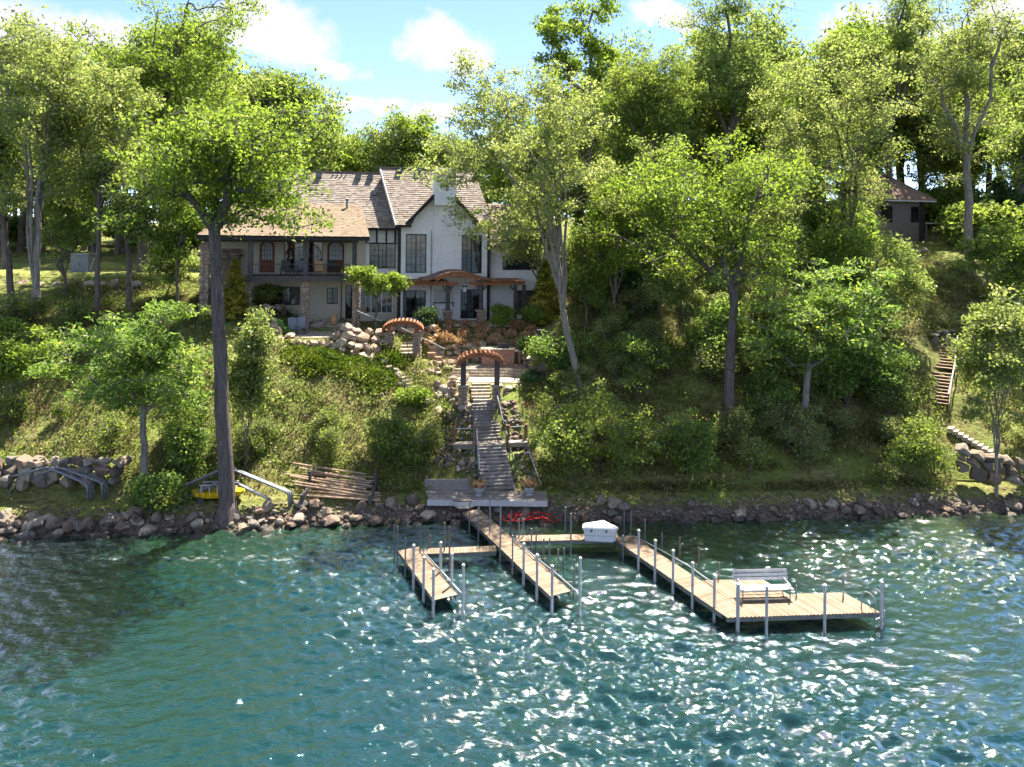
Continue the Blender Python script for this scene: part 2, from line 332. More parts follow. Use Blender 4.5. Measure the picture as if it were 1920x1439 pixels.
STONES = [(.28, .22, .155), (.18, .135, .095), (.34, .28, .205), (.2, .18, .15), (.27, .18, .125), (.18, .165, .14), (.4, .335, .25), (.125, .095, .07)]
TERR = [(.52, .38, .26), (.43, .31, .22), (.56, .44, .32), (.38, .28, .21), (.48, .33, .24), (.42, .35, .28)]
M = dict(
    ground=mat_ground(), lawn=mat_lawn(), water=mat_water(), glass=mat_glass(), brick=mat_brick_white(), redbrick=mat_redbrick(),
    stone=mat_stone('shore_stone', STONES), stone_i=mat_stone('shore_pebble', STONES, True, 8), terr=mat_stone('terrace_stone', TERR), terr_i=mat_stone('terrace_rubble', TERR, True, 8),
    flag=mat_stone('flagstone', [(.46, .38, .28), (.5, .42, .31), (.42, .34, .26)], True, 4),
    bark=mat_bark('grey_bark', (.055, .045, .036), (.17, .145, .115)), bark_d=mat_bark('dark_bark', (.05, .04, .035), (.17, .14, .12)), bark_p=mat_bark('pale_bark', (.11, .095, .075), (.3, .27, .215)),
    twig=mat_plain('bare_twig', (.15, .115, .09), .9, var=.4, scale=1.5),
    deck=mat_wood('new_deck_board', (.165, .115, .075), (.275, .205, .14), vary=.5), deckold=mat_wood('weathered_deck_board', (.2, .165, .135), (.33, .285, .24)),
    tread=mat_wood('stair_tread', (.17, .15, .13), (.31, .28, .25)), timber=mat_wood('cedar_timber', (.2, .075, .035), (.34, .15, .075), (12, 12, 1)),
    post_o=mat_wood('redwood_post', (.17, .075, .045), (.28, .14, .09), (12, 12, 1)), dtimber=mat_wood('dark_timber', (.022, .019, .019), (.045, .038, .036), (12, 12, 1)),
    gtimber=mat_wood('grey_timber', (.05, .047, .047), (.1, .092, .088), (12, 12, 1)), pole=mat_wood('stacked_pole', (.2, .13, .085), (.4, .29, .2), (1, 12, 12), vary=.6),
    steel=mat_plain('galvanised_steel', (.19, .2, .215), .6, .35, .3), pvc=mat_plain('white_sleeve', (.42, .41, .4), .5), dsteel=mat_plain('dark_steel', (.12, .13, .14), .5, .6), rust=mat_plain('brown_steel', (.2, .145, .1), .7, .2),
    glass2=mat_plain('curtained_glass', (.1, .105, .105), .06, 0, .6, 2.2, .1, .5), white=mat_plain('white_paint', (.66, .65, .635), .5, var=.08), whitew=mat_plain('white_worn_board', (.5, .48, .455), .65, var=.15),
    redwood=mat_wood('red_door_wood', (.16, .05, .028), (.26, .095, .055), (12, 12, 1)), black=mat_plain('black_metal', (.018, .018, .02), .5), curtain=mat_plain('pale_curtain', (.45, .5, .53), .8),
    yellow=mat_plain('yellow_plastic', (.68, .43, .01), .4, var=.15), green=mat_plain('green_chair_paint', (.09, .22, .04), .6), blue=mat_plain('bluegrey_chair_paint', (.22, .24, .28), .6), brown=mat_plain('brown_chair_paint', (.16, .11, .085), .7),
    tan=mat_plain('tan_cane', (.42, .25, .13), .7), teal=mat_plain('teal_plastic', (.005, .1, .1), .45), red=mat_plain('red_cable', (.62, .012, .015), .45), pot=mat_plain('clay_pot', (.36, .2, .12), .8), urn=mat_plain('grey_urn', (.34, .35, .36), .7),
    shing=mat_shingle('weathered_shingle', [(0, (.185, .148, .118)), (.5, (.275, .228, .187)), (1, (.36, .31, .262))]), shing2=mat_shingle('brown_shingle', [(0, (.18, .12, .072)), (.5, (.25, .18, .115)), (1, (.31, .235, .16))]),
    shing3=mat_shingle('red_brown_shingle', [(0, (.2, .12, .095)), (.5, (.26, .165, .135)), (1, (.31, .21, .17))]),
    stucco=mat_plain('cream_stucco', (.55, .48, .38), .9, var=.1), darkwall=mat_plain('brown_siding', (.2, .16, .14), .85), box=mat_plain('grey_cabinet', (.17, .18, .2), .6), copper=mat_plain('copper_pipe', (.3, .36, .33), .6),
    lA=mat_leaf('leaf_oak', (.12, .2, .022), (.25, .39, .05), (.4, .52, .12)), lB=mat_leaf('leaf_pale', (.16, .235, .05), (.33, .43, .12), (.58, .63, .3)),
    lC=mat_leaf('leaf_feathery', (.11, .22, .04), (.24, .38, .07), (.42, .44, .06)), lD=mat_leaf('leaf_conifer', (.03, .07, .02), (.09, .16, .045), None, .25),
    lG=mat_leaf('leaf_golden', (.12, .15, .015), (.34, .32, .04), None, .3), lF=mat_leaf('leaf_far', (.14, .22, .05), (.28, .4, .09), (.45, .53, .2)), lS=mat_leaf('leaf_shrub', (.12, .2, .035), (.25, .36, .06), (.42, .47, .17)),
    dry=mat_leaf('dry_flower', (.22, .13, .055), (.52, .37, .17), (.66, .53, .3), .3), grass=mat_leaf('slope_grass_blade', (.058, .078, .018), (.221, .234, .072), (.468, .429, .221), .35), juniper=mat_leaf('juniper_needle', (.042, .091, .011), (.168, .252, .021), (.280, .336, .042), .3),
    litter=mat_leaf('dead_brush', (.05, .03, .018), (.15, .1, .06), (.3, .24, .15), .2),
)
# ------------------------------------------------------------------ terrain
SX = np.array([-400, -27, -17, -10.6, -6, -3, 6, 15, 27, 400.]); SY = np.array([30, 32.4, 33.3, 34.2, 34.8, 35.2, 35.3, 35.7, 37, 40.])
def shore(x): return np.interp(x, SX, SY)
TY = np.array([37.5, 41, 44, 47, 50, 54, 58, 64, 75, 95, 130, 900.])
TX = np.array([-400, -60, -19.5, -15, -8, -3, 1, 5, 12, 20, 60, 400.])
TZ = np.array([
    [1.9, 3.7, 6.2, 8.3, 9.5, 10.3, 11.4, 11.8, 12.5, 14, 17, 30], [1.9, 3.7, 6.2, 8.3, 9.5, 10.3, 11.4, 11.8, 12.5, 14, 17, 30],
    [1.8, 3.6, 6.2, 8.2, 9.4, 9.9, 11.0, 11.7, 12.5, 14, 17, 30], [1.4, 3.6, 6.1, 7.6, 7.8, 8.0, 8.1, 10, 12, 14, 17, 30],
    [1.1, 3.3, 5.5, 7.1, 7.7, 8.0, 8.1, 10, 12, 14, 17, 30], [1.0, 2.9, 4.5, 5.7, 7.45, 8.0, 8.1, 10, 12, 14, 17, 30],
    [1.0, 2.9, 4.7, 5.8, 7.45, 8.0, 8.1, 10, 12.5, 14.5, 17, 30], [1.1, 3.2, 5.4, 7.4, 8.8, 9.8, 10.2, 11.2, 13, 15, 18, 30],
    [1.2, 3.3, 5.6, 7.8, 9.4, 10.8, 11.8, 12.6, 14, 16, 19, 30], [1.2, 3.3, 5.8, 8.3, 10.4, 12.6, 13.6, 14.3, 15.5, 17, 20, 30],
    [1.2, 3.3, 5.8, 8.3, 10.6, 12.8, 13.8, 14.6, 16, 17, 20, 30], [1.2, 3.3, 5.8, 8.3, 10.6, 12.8, 13.8, 14.6, 16, 17, 20, 30]])
FLAT = []      # (x0, x1, y0, y1, z, soft)
def flat(x0, x1, y0, y1, z, soft=.5): FLAT.append((x0, x1, y0, y1, z, soft))
def wob(x, y):
    return (np.sin(x * 1.31 + y * .7) * np.sin(y * 1.73 - x * .43) * .16 + np.sin(x * .47 + 1.3) * np.sin(y * .61 + .4) * .28
            + np.sin(x * 2.9 - y * 1.1 + 2) * np.sin(y * 3.3 + x * 1.9) * .07)
def hgt(x, y, bumps=True):
    x = np.asarray(x, float); y = np.asarray(y, float)
    k = np.clip(np.searchsorted(TX, x) - 1, 0, len(TX) - 2)
    t = np.clip((x - TX[k]) / (TX[k + 1] - TX[k]), 0, 1); t = t * t * (3 - 2 * t)
    cols = np.stack([np.interp(y, TY, row) for row in TZ])
    idx = np.indices(x.shape)
    z = cols[(k,) + tuple(idx)] * (1 - t) + cols[(k + 1,) + tuple(idx)] * t
    if bumps: z = z + wob(x, y) * np.clip((z - 1.1) / 1.5, 0, 1)
    for x0, x1, y0, y1, fz, s in FLAT:
        dx = np.maximum(np.maximum(x0 - x, x - x1), 0); dy = np.maximum(np.maximum(y0 - y, y - y1), 0)
        w = np.clip(1 - np.hypot(dx, dy) / s, 0, 1); w = w * w * (3 - 2 * w)
        z = z * (1 - w) + fz * w
    s = y - shore(x)
    sp = np.interp(s, [-300, -8, -3, -1, 0, .9, 1.7, 2.6, 2.7], [-5, -3, -1.6, -.6, -.15, .5, .95, 1.05, 99])
    return np.minimum(z, sp)
def hz(x, y): return float(hgt(np.array([x]), np.array([y]))[0])
def gp(px, py, lo=33, hi=140):
    """the point of the ground seen at a pixel of the photograph"""
    a, b = ray(px, py); Y = np.arange(lo, hi, .05)
    d = CAM_H + b * Y - hgt(a * Y, Y); i = np.argmax(d < 0) if (d < 0).any() else len(Y) - 1
    y = Y[i]; return Vector((a * y, y, hz(a * y, y)))

HO = P(748, 600, 54); HO.z = 8.1; HTH = R(13)
HM = Matrix.Translation(HO) @ Matrix.Rotation(HTH, 4, 'Z')
def HL(u, v, z): return HM @ Vector((u, v, z))
# level ground: chair patio, lower patios, house terrace, lawn, stair trench
flat(-16.4, -10.6, 46.9, 50.6, 7.7, .8); flat(-16, -9.5, 50.6, 54, 7.95, .6)
flat(-3.9, 1.9, 44.6, 46.6, 5.2, .5)
flat(-7.5, 1.8, 47.0, 48.7, 5.72, .5)
flat(-9.5, 3.0, 51.9, 62, 8.05, .6)
flat(-16.5, -9, 53.4, 60, 8.0, .7)
flat(-60, -21, 57.6, 63, 11.4, 1.2)
flat(-2.9, -.2, 37, 37.4, .55, .6); flat(-2.7, -.3, 38.2, 38.4, 1.1, .6); flat(-2.9, -.3, 39.5, 39.9, 1.9, .6); flat(-3.1, .7, 40.1, 40.7, 2.15, .5); flat(-3, -.8, 41.3, 41.5, 2.8, .5); flat(-3, -.9, 42.7, 43.1, 3.95, .5)

def axis(parts):
    out = [np.array([parts[0][0]])]
    for a, b, st in parts: out.append(np.arange(a, b, st)[1:] if len(out[0]) else np.arange(a, b, st))
    return np.unique(np.concatenate(out + [np.array([parts[-1][1]])]))
def grid(name, gx, gy, fz):
    X, Y = np.meshgrid(gx, gy); Z = fz(X, Y); V = np.stack([X, Y, Z], -1).reshape(-1, 3)
    nx, ny = len(gx), len(gy); i = np.arange(nx - 1); j = np.arange(ny - 1)
    a = (j[:, None] * nx + i[None, :]).ravel()
    return np_mesh(name, V, np.stack([a, a + 1, a + 1 + nx, a + nx], -1), True)
gx = axis([(-700, -100, 60), (-100, -40, 3), (-40, 40, .35), (40, 100, 3), (100, 700, 60)])
gy = axis([(10, 30, 4), (30, 33, .6), (33, 62, .3), (62, 100, 1.5), (100, 160, 6), (160, 900, 60)])
g = link('ground', grid('ground', gx, gy, hgt), M['ground']); tag(g, kind='structure')
lx = axis([(-62, -40, 1.5), (-40, -20.5, .6)]); lx = lx[lx < -20.5]; ly = np.arange(56.9, 66, .4)
lw = link('lawn', grid('lawn', lx, ly, lambda x, y: hgt(x, y, True) + .03), M['lawn']); tag(lw, kind='structure')

# lake: real chop close by, flat beyond
wv = np.random.default_rng(3); NW = 70
wl = np.exp(wv.uniform(np.log(.2), np.log(1.15), NW)); ang = np.radians(-97 + wv.normal(0, 30, NW)); ph = wv.uniform(0, 6.28, NW)
amp = .0172 * wl ** .8 * wv.uniform(.4, 1.3, NW)
def waves(x, y):
    z = np.zeros_like(x); fade = np.clip((70 - np.abs(x)) / 30, 0, 1) * np.clip((y + 2) / 10, 0, 1)
    calm = .62 + .38 * np.sin(x * .12 + y * .31 + 1.5 * np.sin(x * .07)) ; calm = np.clip(calm, .3, 1) * np.interp(y, [20, 32, 37], [1, .8, .45])
    for l, a, p, m in zip(wl, ang, ph, amp):
        q = 2 * np.pi / l * (x * np.cos(a) + y * np.sin(a)) + p + .8 * np.sin(x * .21 + y * .17)
        z += m * (np.cos(q) + .18 * np.cos(2 * q))
    return (z - z.mean()) * fade * calm
wx = axis([(-900, -100, 80), (-100, -31, 2.5), (-31, 31, .105), (31, 100, 2.5), (100, 900, 80)])
wy = axis([(-900, -20, 80), (-20, 14, 2), (14, 38.6, .085)])
lake = link('lake', grid('lake', wx, wy, waves), M['water']); tag(lake, kind='structure')
# ------------------------------------------------------------------ vegetation
def leaves_mesh(name, cen, size, r, up=.5, elong=1.7, vary=.35):
    """many small diamond leaves, one island each"""
    n = len(cen)
    nrm = r.normal(0, 1, (n, 3)); nrm /= np.linalg.norm(nrm, axis=1, keepdims=True)
    nrm = nrm * (1 - up) + np.array([0, 0, 1.0]) * up; nrm /= np.linalg.norm(nrm, axis=1, keepdims=True) + 1e-9
    a = np.cross(nrm, r.normal(0, 1, (n, 3))); a /= np.linalg.norm(a, axis=1, keepdims=True) + 1e-9
    b = np.cross(nrm, a)
    L = size * (1 - vary + 2 * vary * r.random((n, 1)))
    a = a * L * .5 * elong ** .5; b = b * L * .5 / elong ** .5
    fold = nrm * L * .12
    V = np.stack([cen - a, cen + b + fold, cen + a, cen - b + fold], 1).reshape(-1, 3)
    return np_mesh(name, V, np.arange(n * 4).reshape(-1, 4))
def skel_mesh(name, A, B, ra, rb, sides=5):
    d = B - A; L = np.linalg.norm(d, axis=1, keepdims=True) + 1e-9; d = d / L
    ref = np.where(np.abs(d[:, 2:3]) > .9, np.array([[1., 0, 0]]), np.array([[0, 0, 1.]]))
    x = np.cross(d, ref); x /= np.linalg.norm(x, axis=1, keepdims=True); y = np.cross(d, x)
    t = np.arange(sides) * 2 * np.pi / sides
    ring = x[:, None, :] * np.cos(t)[None, :, None] + y[:, None, :] * np.sin(t)[None, :, None]
    V = np.concatenate([A[:, None] + ring * ra[:, None, None], B[:, None] + ring * rb[:, None, None]], 1).reshape(-1, 3)
    m = len(A); o = np.arange(m)[:, None] * 2 * sides; j = np.arange(sides); k = (j + 1) % sides
    Q = np.stack([o + j, o + k, o + k + sides, o + j + sides], -1).reshape(-1, 4)
    return V, Q
def join(parts):
    V = []; Q = []; o = 0
    for v, q in parts: V.append(v); Q.append(q + o); o += len(v)
    return np.concatenate(V), np.concatenate(Q)

def gen_tree(seed, fork, cc, cr, r0, nc=170, nl=16000, leaf=.19, stems=1, lobes=15, sig=.5, flatness=.62, up=.35, elong=1.7, spread=.25, leader=.55, base_flare=1.45, bare=False, wob_=.12, lobe_r=.38, lowskirt=0):
    """tree in local coordinates: base at the origin; fork = where the trunk divides; crown = ellipsoid cc, cr"""
    r = np.random.default_rng(seed); cc = np.array(cc, float); cr = np.array(cr, float); fork = np.array(fork, float)
    # lobes of foliage spread over the crown ellipsoid
    lb = r.normal(0, 1, (lobes, 3)); lb /= np.linalg.norm(lb, axis=1, keepdims=True); lb *= (r.uniform(.25, .8, (lobes, 1)))
    lr = r.uniform(.7, 1.25, lobes) * lobe_r
    pts = []
    while len(pts) < nc:
        k = r.integers(lobes); q = r.normal(0, 1, 3); q /= np.linalg.norm(q); q *= lr[k] * r.uniform(.45, 1.05); q[2] = q[2] * .75 + abs(q[2]) * .2
        u = lb[k] + q
        if np.linalg.norm(u) < 1.06: pts.append(cc + u * cr)
    pts = np.array(pts)
    N = [np.zeros(3)]; par = [-1]; trunkish = [True]; rad_min = [r0]
    def chain(start, target, steps, wobble, tr):
        i = start; a = N[start]
        for s in range(1, steps + 1):
            f = s / steps; q = a + (target - a) * f
            if s < steps: q = q + r.normal(0, wobble, 3) * np.array([1, 1, .3])
            N.append(q); par.append(i); trunkish.append(tr); i = len(N) - 1
        return i
    H_ = np.linalg.norm(fork)
    if stems == 1:
        N.append(fork * .04); par.append(0); trunkish.append(True)
        f = chain(1, fork, 6, wob_ * .5, True)
        tips = [f]
        topc = cc + np.array([r.normal(0, .15) * cr[0], r.normal(0, .15) * cr[1], cr[2] * leader])
        tips.append(chain(f, topc, 5, wob_ * 2, False))
        for s in range(3):
            t = 2 * np.pi * (s + r.random()) / 3
            chain(f, cc + np.array([math.cos(t) * cr[0] * .5, math.sin(t) * cr[1] * .5, cr[2] * r.uniform(-.1, .4)]), 4, wob_ * 2, False)
    else:
        N.append(fork * .1); par.append(0); trunkish.append(True)
        b = chain(1, fork, 3, wob_ * .3, True)
        for s in range(stems):
            t = 2 * np.pi * (s + .6 * r.random()) / stems
            tgt = cc + np.array([math.cos(t) * cr[0] * r.uniform(.2, .62), math.sin(t) * cr[1] * r.uniform(.2, .6), cr[2] * r.uniform(-.15, .6)])
            mid = fork + (tgt - fork) * .45; mid[2] += (tgt[2] - fork[2]) * .16; mid[:2] = fork[:2] + (tgt[:2] - fork[:2]) * .3
            m = chain(b, mid, 4, wob_, False); chain(m, tgt, 4, wob_ * 1.6, False)
    ax = np.array(N); order = np.argsort(np.min(np.linalg.norm(pts[:, None] - ax[None, 4:], axis=2), axis=1))
    leafnodes = []
    NA = np.zeros((len(N) + nc * 4 + 8, 3)); NA[:len(N)] = ax; cnt = len(N)
    for i in order:
        p = pts[i]; nd = NA[3:cnt]; dv = p - nd; dist = np.linalg.norm(dv, axis=1)
        cost = dist + 1.1 * np.maximum(0, nd[:, 2] - p[2] + .25 * dist)
        k = int(np.argmin(cost)) + 3; a = NA[k]; d = p - a; L = np.linalg.norm(d); prev = k
        st = 3 if L > 1.2 else 2
        for s in range(1, st + 1):
            f = s / st; q = a + d * f + np.array([0, 0, L * .09 * math.sin(math.pi * f)])
            if s < st: q = q + r.normal(0, .07 * L, 3)
            NA[cnt] = q; N.append(q); par.append(prev); trunkish.append(False); prev = cnt; cnt += 1
        leafnodes.append(prev)
    NA = NA[:cnt]; par = np.array(par)
    load = np.zeros(cnt); load[leafnodes] = 1
    for i in range(cnt - 1, 0, -1): load[par[i]] += load[i]
    load = np.maximum(load, .6)
    rad = np.maximum(r0 * .92 * (load / load[1]) ** .48, .012)
    if stems == 1:
        for i in range(1, 8): rad[i] = r0 * (1.0 - .26 * (i - 1) / 6)
    else:
        for i in range(1, 5): rad[i] = max(rad[i], r0 * .95)
    rad[0] = r0 * base_flare; rad[1] = r0 * (1.08 if stems == 1 else 1.0)
    ch = np.arange(1, cnt); pa = par[1:]; ra = np.minimum(rad[pa], rad[ch] * 1.6); ra[0] = rad[0]
    big = rad[ch] > .07
    A, B = NA[pa].copy(), NA[ch]
    A[0] = A[0] - np.array([0, 0, .5])
    parts = []
    for msk, sd in ((big, 9), (~big, 4)):
        if msk.any(): parts.append(skel_mesh('', A[msk], B[msk], ra[msk], rad[ch][msk], sd))
    # fine twigs inside each leaf cluster
    tn = 5 if not bare else 9
    tp = np.repeat(NA[leafnodes], tn, 0); tq = tp + r.normal(0, sig * (1.2 if not bare else 1.7), tp.shape) * np.array([1, 1, flatness]) + np.array([0, 0, .1 if not bare else .35])
    parts.append(skel_mesh('', tp, tq, np.full(len(tp), .013), np.full(len(tp), .005), 3))
    V, Q = join(parts); tm = np_mesh('trunk', V, Q, True)
    cm = None
    if not bare:
        per = np.maximum(1, (nl / nc * r.uniform(.5, 1.5, nc))).astype(int)
        c = np.repeat(pts, per, 0); sg = np.repeat(r.uniform(.7, 1.3, nc) * sig, per)[:, None]
        off = r.normal(0, 1, c.shape); ln = np.linalg.norm(off, axis=1, keepdims=True); off = off / ln * np.minimum(ln, 2.1)
        c = c + off * sg * np.array([1, 1, flatness])
        cm = leaves_mesh('crown', c, leaf, r, up, elong)
    return tm, cm

def place_tree(name, label, base, meshes, lm, bm, cat='tree', group=None, rz=0, sc=1.0):
    e = empty(name, base, rz, label, cat, group); e.scale = (sc, sc, sc)
    tm, cm = meshes
    link('trunk' if cat == 'tree' else 'stem', tm, bm, e)
    if cm: link('crown' if cat == 'tree' else 'foliage', cm, lm, e)
    return e
def ptree(name, label, base_px, Y, crown, fork, r0, lm, bm, seed, cat='tree', depth=.85, by=None, group=None, **kw):
    """tree from its outline: base column, distance, crown box and fork as seen in the photograph"""
    x0, x1, y0, y1 = crown
    if by: b = gp(base_px, by); Y = b.y
    else: X = ray(base_px, 600)[0] * Y; b = Vector((X, Y, hz(X, Y)))
    a0, a1 = P(x0, (y0 + y1) / 2, Y), P(x1, (y0 + y1) / 2, Y); t, bt = P((x0 + x1) / 2, y0, Y).z, P((x0 + x1) / 2, y1, Y).z
    rx = (a1.x - a0.x) / 2
    cc = Vector(((a0.x + a1.x) / 2, Y, (t + bt) / 2)) - b
    fk = P(*fork, Y) - b
    fk.z = max(fk.z, .25)
    me = gen_tree(seed, fk, cc, (rx * 1.13, rx * depth, (t - bt) / 2 * 1.13), r0, **kw)
    return place_tree(name, label, b, me, lm, bm, cat, group)
oak = dict(nc=330, nl=26000, leaf=.155, lobes=34, sig=.4, wob_=.1, lobe_r=.34)
ptree('tall_oak_tree', 'tall broad-crowned tree with bare straight trunk rising from the shoreline rocks', 428, 35.7, (200, 640, 135, 500), (402, 432), .385, M['lA'], M['bark_d'], 11, by=964, base_flare=1.9, **{**oak, 'nl': 22000, 'nc': 420})
ptree('shade_tree', 'massive dark green tree towering behind the tall shoreline tree', 268, 60, (85, 505, -70, 330), (268, 330), .5, M['lA'], M['bark_d'], 12, **{**oak, 'leaf': .21, 'sig': .55, 'nl': 26000, 'nc': 360})
ptree('multi_stem_tree', 'pale-leaved tree with several diverging stems at the left edge above the slope', 66, 48, (-70, 190, -60, 440), (68, 545), .3, M['lB'], M['bark_p'], 13, stems=6, nc=330, nl=24000, leaf=.155, sig=.4, lobes=30, lobe_r=.28)
ptree('slender_tree', 'slender tree with forked top beside the lawn boulder wall', 182, 49, (95, 300, 110, 430), (185, 400), .2, M['lB'], M['bark'], 14, nc=220, nl=16000, leaf=.155, sig=.4)
ptree('slim_tree', 'slim dark-trunked tree right of the lawn boulder wall', 243, 50, (180, 350, 250, 470), (238, 460), .2, M['lF'], M['bark_d'], 15, nc=90, nl=9000, leaf=.2, sig=.5)
ptree('thin_tree', 'thin young tree between the lawn wall and the golden conifer', 333, 50, (285, 400, 370, 490), (334, 470), .11, M['lA'], M['bark'], 16, nc=60, nl=6000, leaf=.17, sig=.4)
ptree('edge_tree', 'dark straight-trunked tree at the left edge beside the multi-stem tree', 22, 50, (-70, 80, 120, 420), (10, 430), .24, M['lF'], M['bark_d'], 17, nc=100, nl=10000, leaf=.22, sig=.55)
fea = dict(flatness=.42, up=.45, elong=2.8, leaf=.19, sig=.42, wob_=.1)
ptree('feathery_tree', 'small feathery-leaved tree with forked grey trunk on the left slope', 272, 39.6, (92, 420, 560, 790), (270, 775), .2, M['lC'], M['bark_p'], 18, by=900, nc=170, nl=11500, lobes=26, **fea)
ptree('upright_tree', 'upright multi-stem small tree right of the tall shoreline trunk', 462, 40.3, (412, 532, 590, 800), (462, 860), .07, M['lB'], M['bark_p'], 19, by=880, stems=6, nc=110, nl=10000, leaf=.15, sig=.33, lobes=16)
ptree('small_tree', 'small bright green multi-stem tree at the left edge of the slope', 28, 43.5, (-50, 85, 588, 725), (26, 765), .08, M['lA'], M['bark_p'], 20, by=770, stems=5, nc=90, nl=8000, leaf=.16, sig=.36)
ptree('leaning_tree', 'big leaning multi-stem tree with pale crown right of the white house', 1086, 43.6, (790, 1185, 30, 525), (1056, 585), .23, M['lB'], M['bark_p'], 21, by=725, stems=7, nc=420, nl=27000, leaf=.145, sig=.36, lobes=40, lobe_r=.26)
ptree('broad_tree', 'broad yellow-green tree filling the middle of the right hillside', 1368, 43, (1120, 1565, 240, 560), (1374, 540), .33, M['lA'], M['bark_d'], 22, by=780, **{**oak, 'nl': 23000, 'nc': 380})
ptree('high_tree', 'high tree with bare upper trunk behind the broad yellow-green tree', 1362, 62, (1255, 1475, -30, 270), (1365, 255), .36, M['lF'], M['bark'], 23, nc=260, nl=19000, leaf=.19, sig=.48, lobes=26)
ptree('blossom_tree', 'pale creamy-leaved tree with several stems right of the broad tree', 1592, 52, (1415, 1705, 45, 440), (1594, 490), .28, M['lB'], M['bark_d'], 24, stems=7, nc=320, nl=17000, leaf=.16, sig=.4, lobes=32)
ptree('white_trunk_tree', 'tall tree with pale straight trunk beside the neighbouring cabin', 1816, 58, (1700, 1915, -40, 350), (1812, 300), .36, M['lB'], M['bark_p'], 25, nc=280, nl=16000, leaf=.175, sig=.45, lobes=30)
ptree('back_tree', 'tall thin tree standing behind the pale creamy-leaved tree', 1668, 70, (1590, 1770, -40, 210), (1668, 230), .33, M['lF'], M['bark'], 26, nc=200, nl=14000, leaf=.21, sig=.5)
ptree('corner_tree', 'tree with thin crown cut by the upper right edge', 1908, 62, (1870, 2010, 130, 400), (1905, 380), .26, M['lF'], M['bark'], 27, nc=90, nl=9000, leaf=.24, sig=.6)
ptree('sparse_tree', 'open sparse-crowned tree against the sky right of the clouds', 1112, 62, (1010, 1190, -25, 215), (1108, 190), .3, M['lA'], M['bark'], 28, nc=80, nl=8500, leaf=.25, sig=.5, lobes=14, lobe_r=.25)
ptree('feathery_tree', 'feathery-leaved tree with forked trunk on the lower right slope', 1500, 40.6, (1375, 1715, 495, 715), (1516, 690), .23, M['lC'], M['bark_p'], 29, by=820, nc=170, nl=11500, lobes=26, **fea)
ptree('upright_tree', 'pale multi-stem tree above the stone wall at the lower right', 1868, 37.9, (1785, 1965, 545, 800), (1868, 860), .1, M['lB'], M['bark_p'], 30, by=930, stems=6, nc=150, nl=14000, leaf=.15, sig=.36, lobes=18)
ptree('upright_tree', 'slim multi-stem tree on the slope left of the broad dark trunk', 1290, 47, (1195, 1345, 425, 600), (1290, 640), .1, M['lB'], M['bark'], 31, stems=6, nc=100, nl=8000, leaf=.17, sig=.4)
ptree('round_tree', 'small round-crowned ornamental tree in front of the house balcony end', 703, 49.8, (655, 760, 497, 560), (705, 562), .08, M['lA'], M['bark'], 32, nc=90, nl=8000, leaf=.13, sig=.26)
bush = dict(cat='shrub', nc=120, nl=8000, leaf=.13, sig=.28, stems=6)
ptree('large_shrub', 'large spreading green shrub right of the wooden stairs', 1120, 39.4, (975, 1255, 700, 890), (1120, 880), .07, M['lS'], M['bark'], 40, by=890, **{**bush, 'nc': 190, 'nl': 11500, 'lobes': 28})
ptree('slope_shrub', 'open leafy shrub on the slope above the large spreading shrub', 1200, 44.5, (1140, 1265, 610, 710), (1203, 715), .06, M['lC'], M['bark'], 41, by=715, **{**bush, 'nl': 4500})
ptree('shore_shrub', 'low green shrub beside the left metal frames near the shore', 290, 36.7, (245, 335, 888, 958), (290, 955), .04, M['lC'], M['bark'], 42, by=955, **{**bush, 'nl': 5500, 'leaf': .13})
ptree('slope_shrub', 'green shrub on the slope left of the rocky stair bank', 742, 40.8, (675, 815, 765, 870), (742, 862), .05, M['lS'], M['bark'], 43, by=860, **{**bush, 'nl': 7000})
ptree('slope_shrub', 'small bright shrub above the rocky bank left of the stairs', 775, 43, (752, 798, 728, 765), (775, 765), .03, M['lA'], M['bark'], 44, by=765, **{**bush, 'nl': 2500, 'nc': 40})
ptree('slope_shrub', 'leafy shrub on the slope just right of the upper arch posts', 1030, 44.2, (985, 1110, 605, 700), (1045, 700), .05, M['lC'], M['bark'], 45, by=700, **{**bush, 'nl': 6000})
ptree('slope_shrub', 'drooping green shrub on the middle of the right slope', 1290, 40.6, (1235, 1345, 770, 905), (1290, 900), .05, M['lC'], M['bark'], 46, by=900, **{**bush, 'nl': 6000})
ptree('slope_shrub', 'low arching shrub left of the lower neighbour steps', 1715, 38.9, (1650, 1785, 790, 885), (1710, 882), .05, M['lS'], M['bark'], 47, by=885, **{**bush, 'nl': 6500})
ptree('slope_shrub', 'leafy sapling on the slope right of the broad dark trunk', 1440, 42.5, (1385, 1500, 690, 790), (1440, 785), .04, M['lC'], M['bark'], 48, by=790, **{**bush, 'nl': 5000})
ptree('slope_shrub', 'light sapling on the bank above the neighbour steps', 1860, 50, (1790, 1925, 430, 560), (1862, 560), .05, M['lC'], M['bark'], 49, by=580, **{**bush, 'nl': 6000})
ptree('slope_shrub', 'sapling on the bank left of the neighbour steps', 1650, 43.5, (1590, 1715, 640, 760), (1650, 760), .05, M['lC'], M['bark'], 50, by=760, **{**bush, 'nl': 6000})
ptree('slope_shrub', 'sapling between the feathery tree and the tall shoreline trunk', 352, 39.5, (300, 405, 760, 890), (352, 885), .05, M['lC'], M['bark'], 51, by=885, **{**bush, 'nl': 6000})
ptree('round_shrub', 'round grey-green shrub at the left corner of the house', 310, 52, (270, 380, 465, 535), (320, 530), .06, M['lF'], M['bark'], 52, **{**bush, 'nl': 7000})
ptree('round_shrub', 'round green shrub under the balcony left of the stone column', 498, 51.3, (470, 528, 533, 570), (498, 568), .04, M['lS'], M['bark'], 53, **{**bush, 'nl': 4500, 'nc': 60, 'sig': .22, 'leaf': .12})
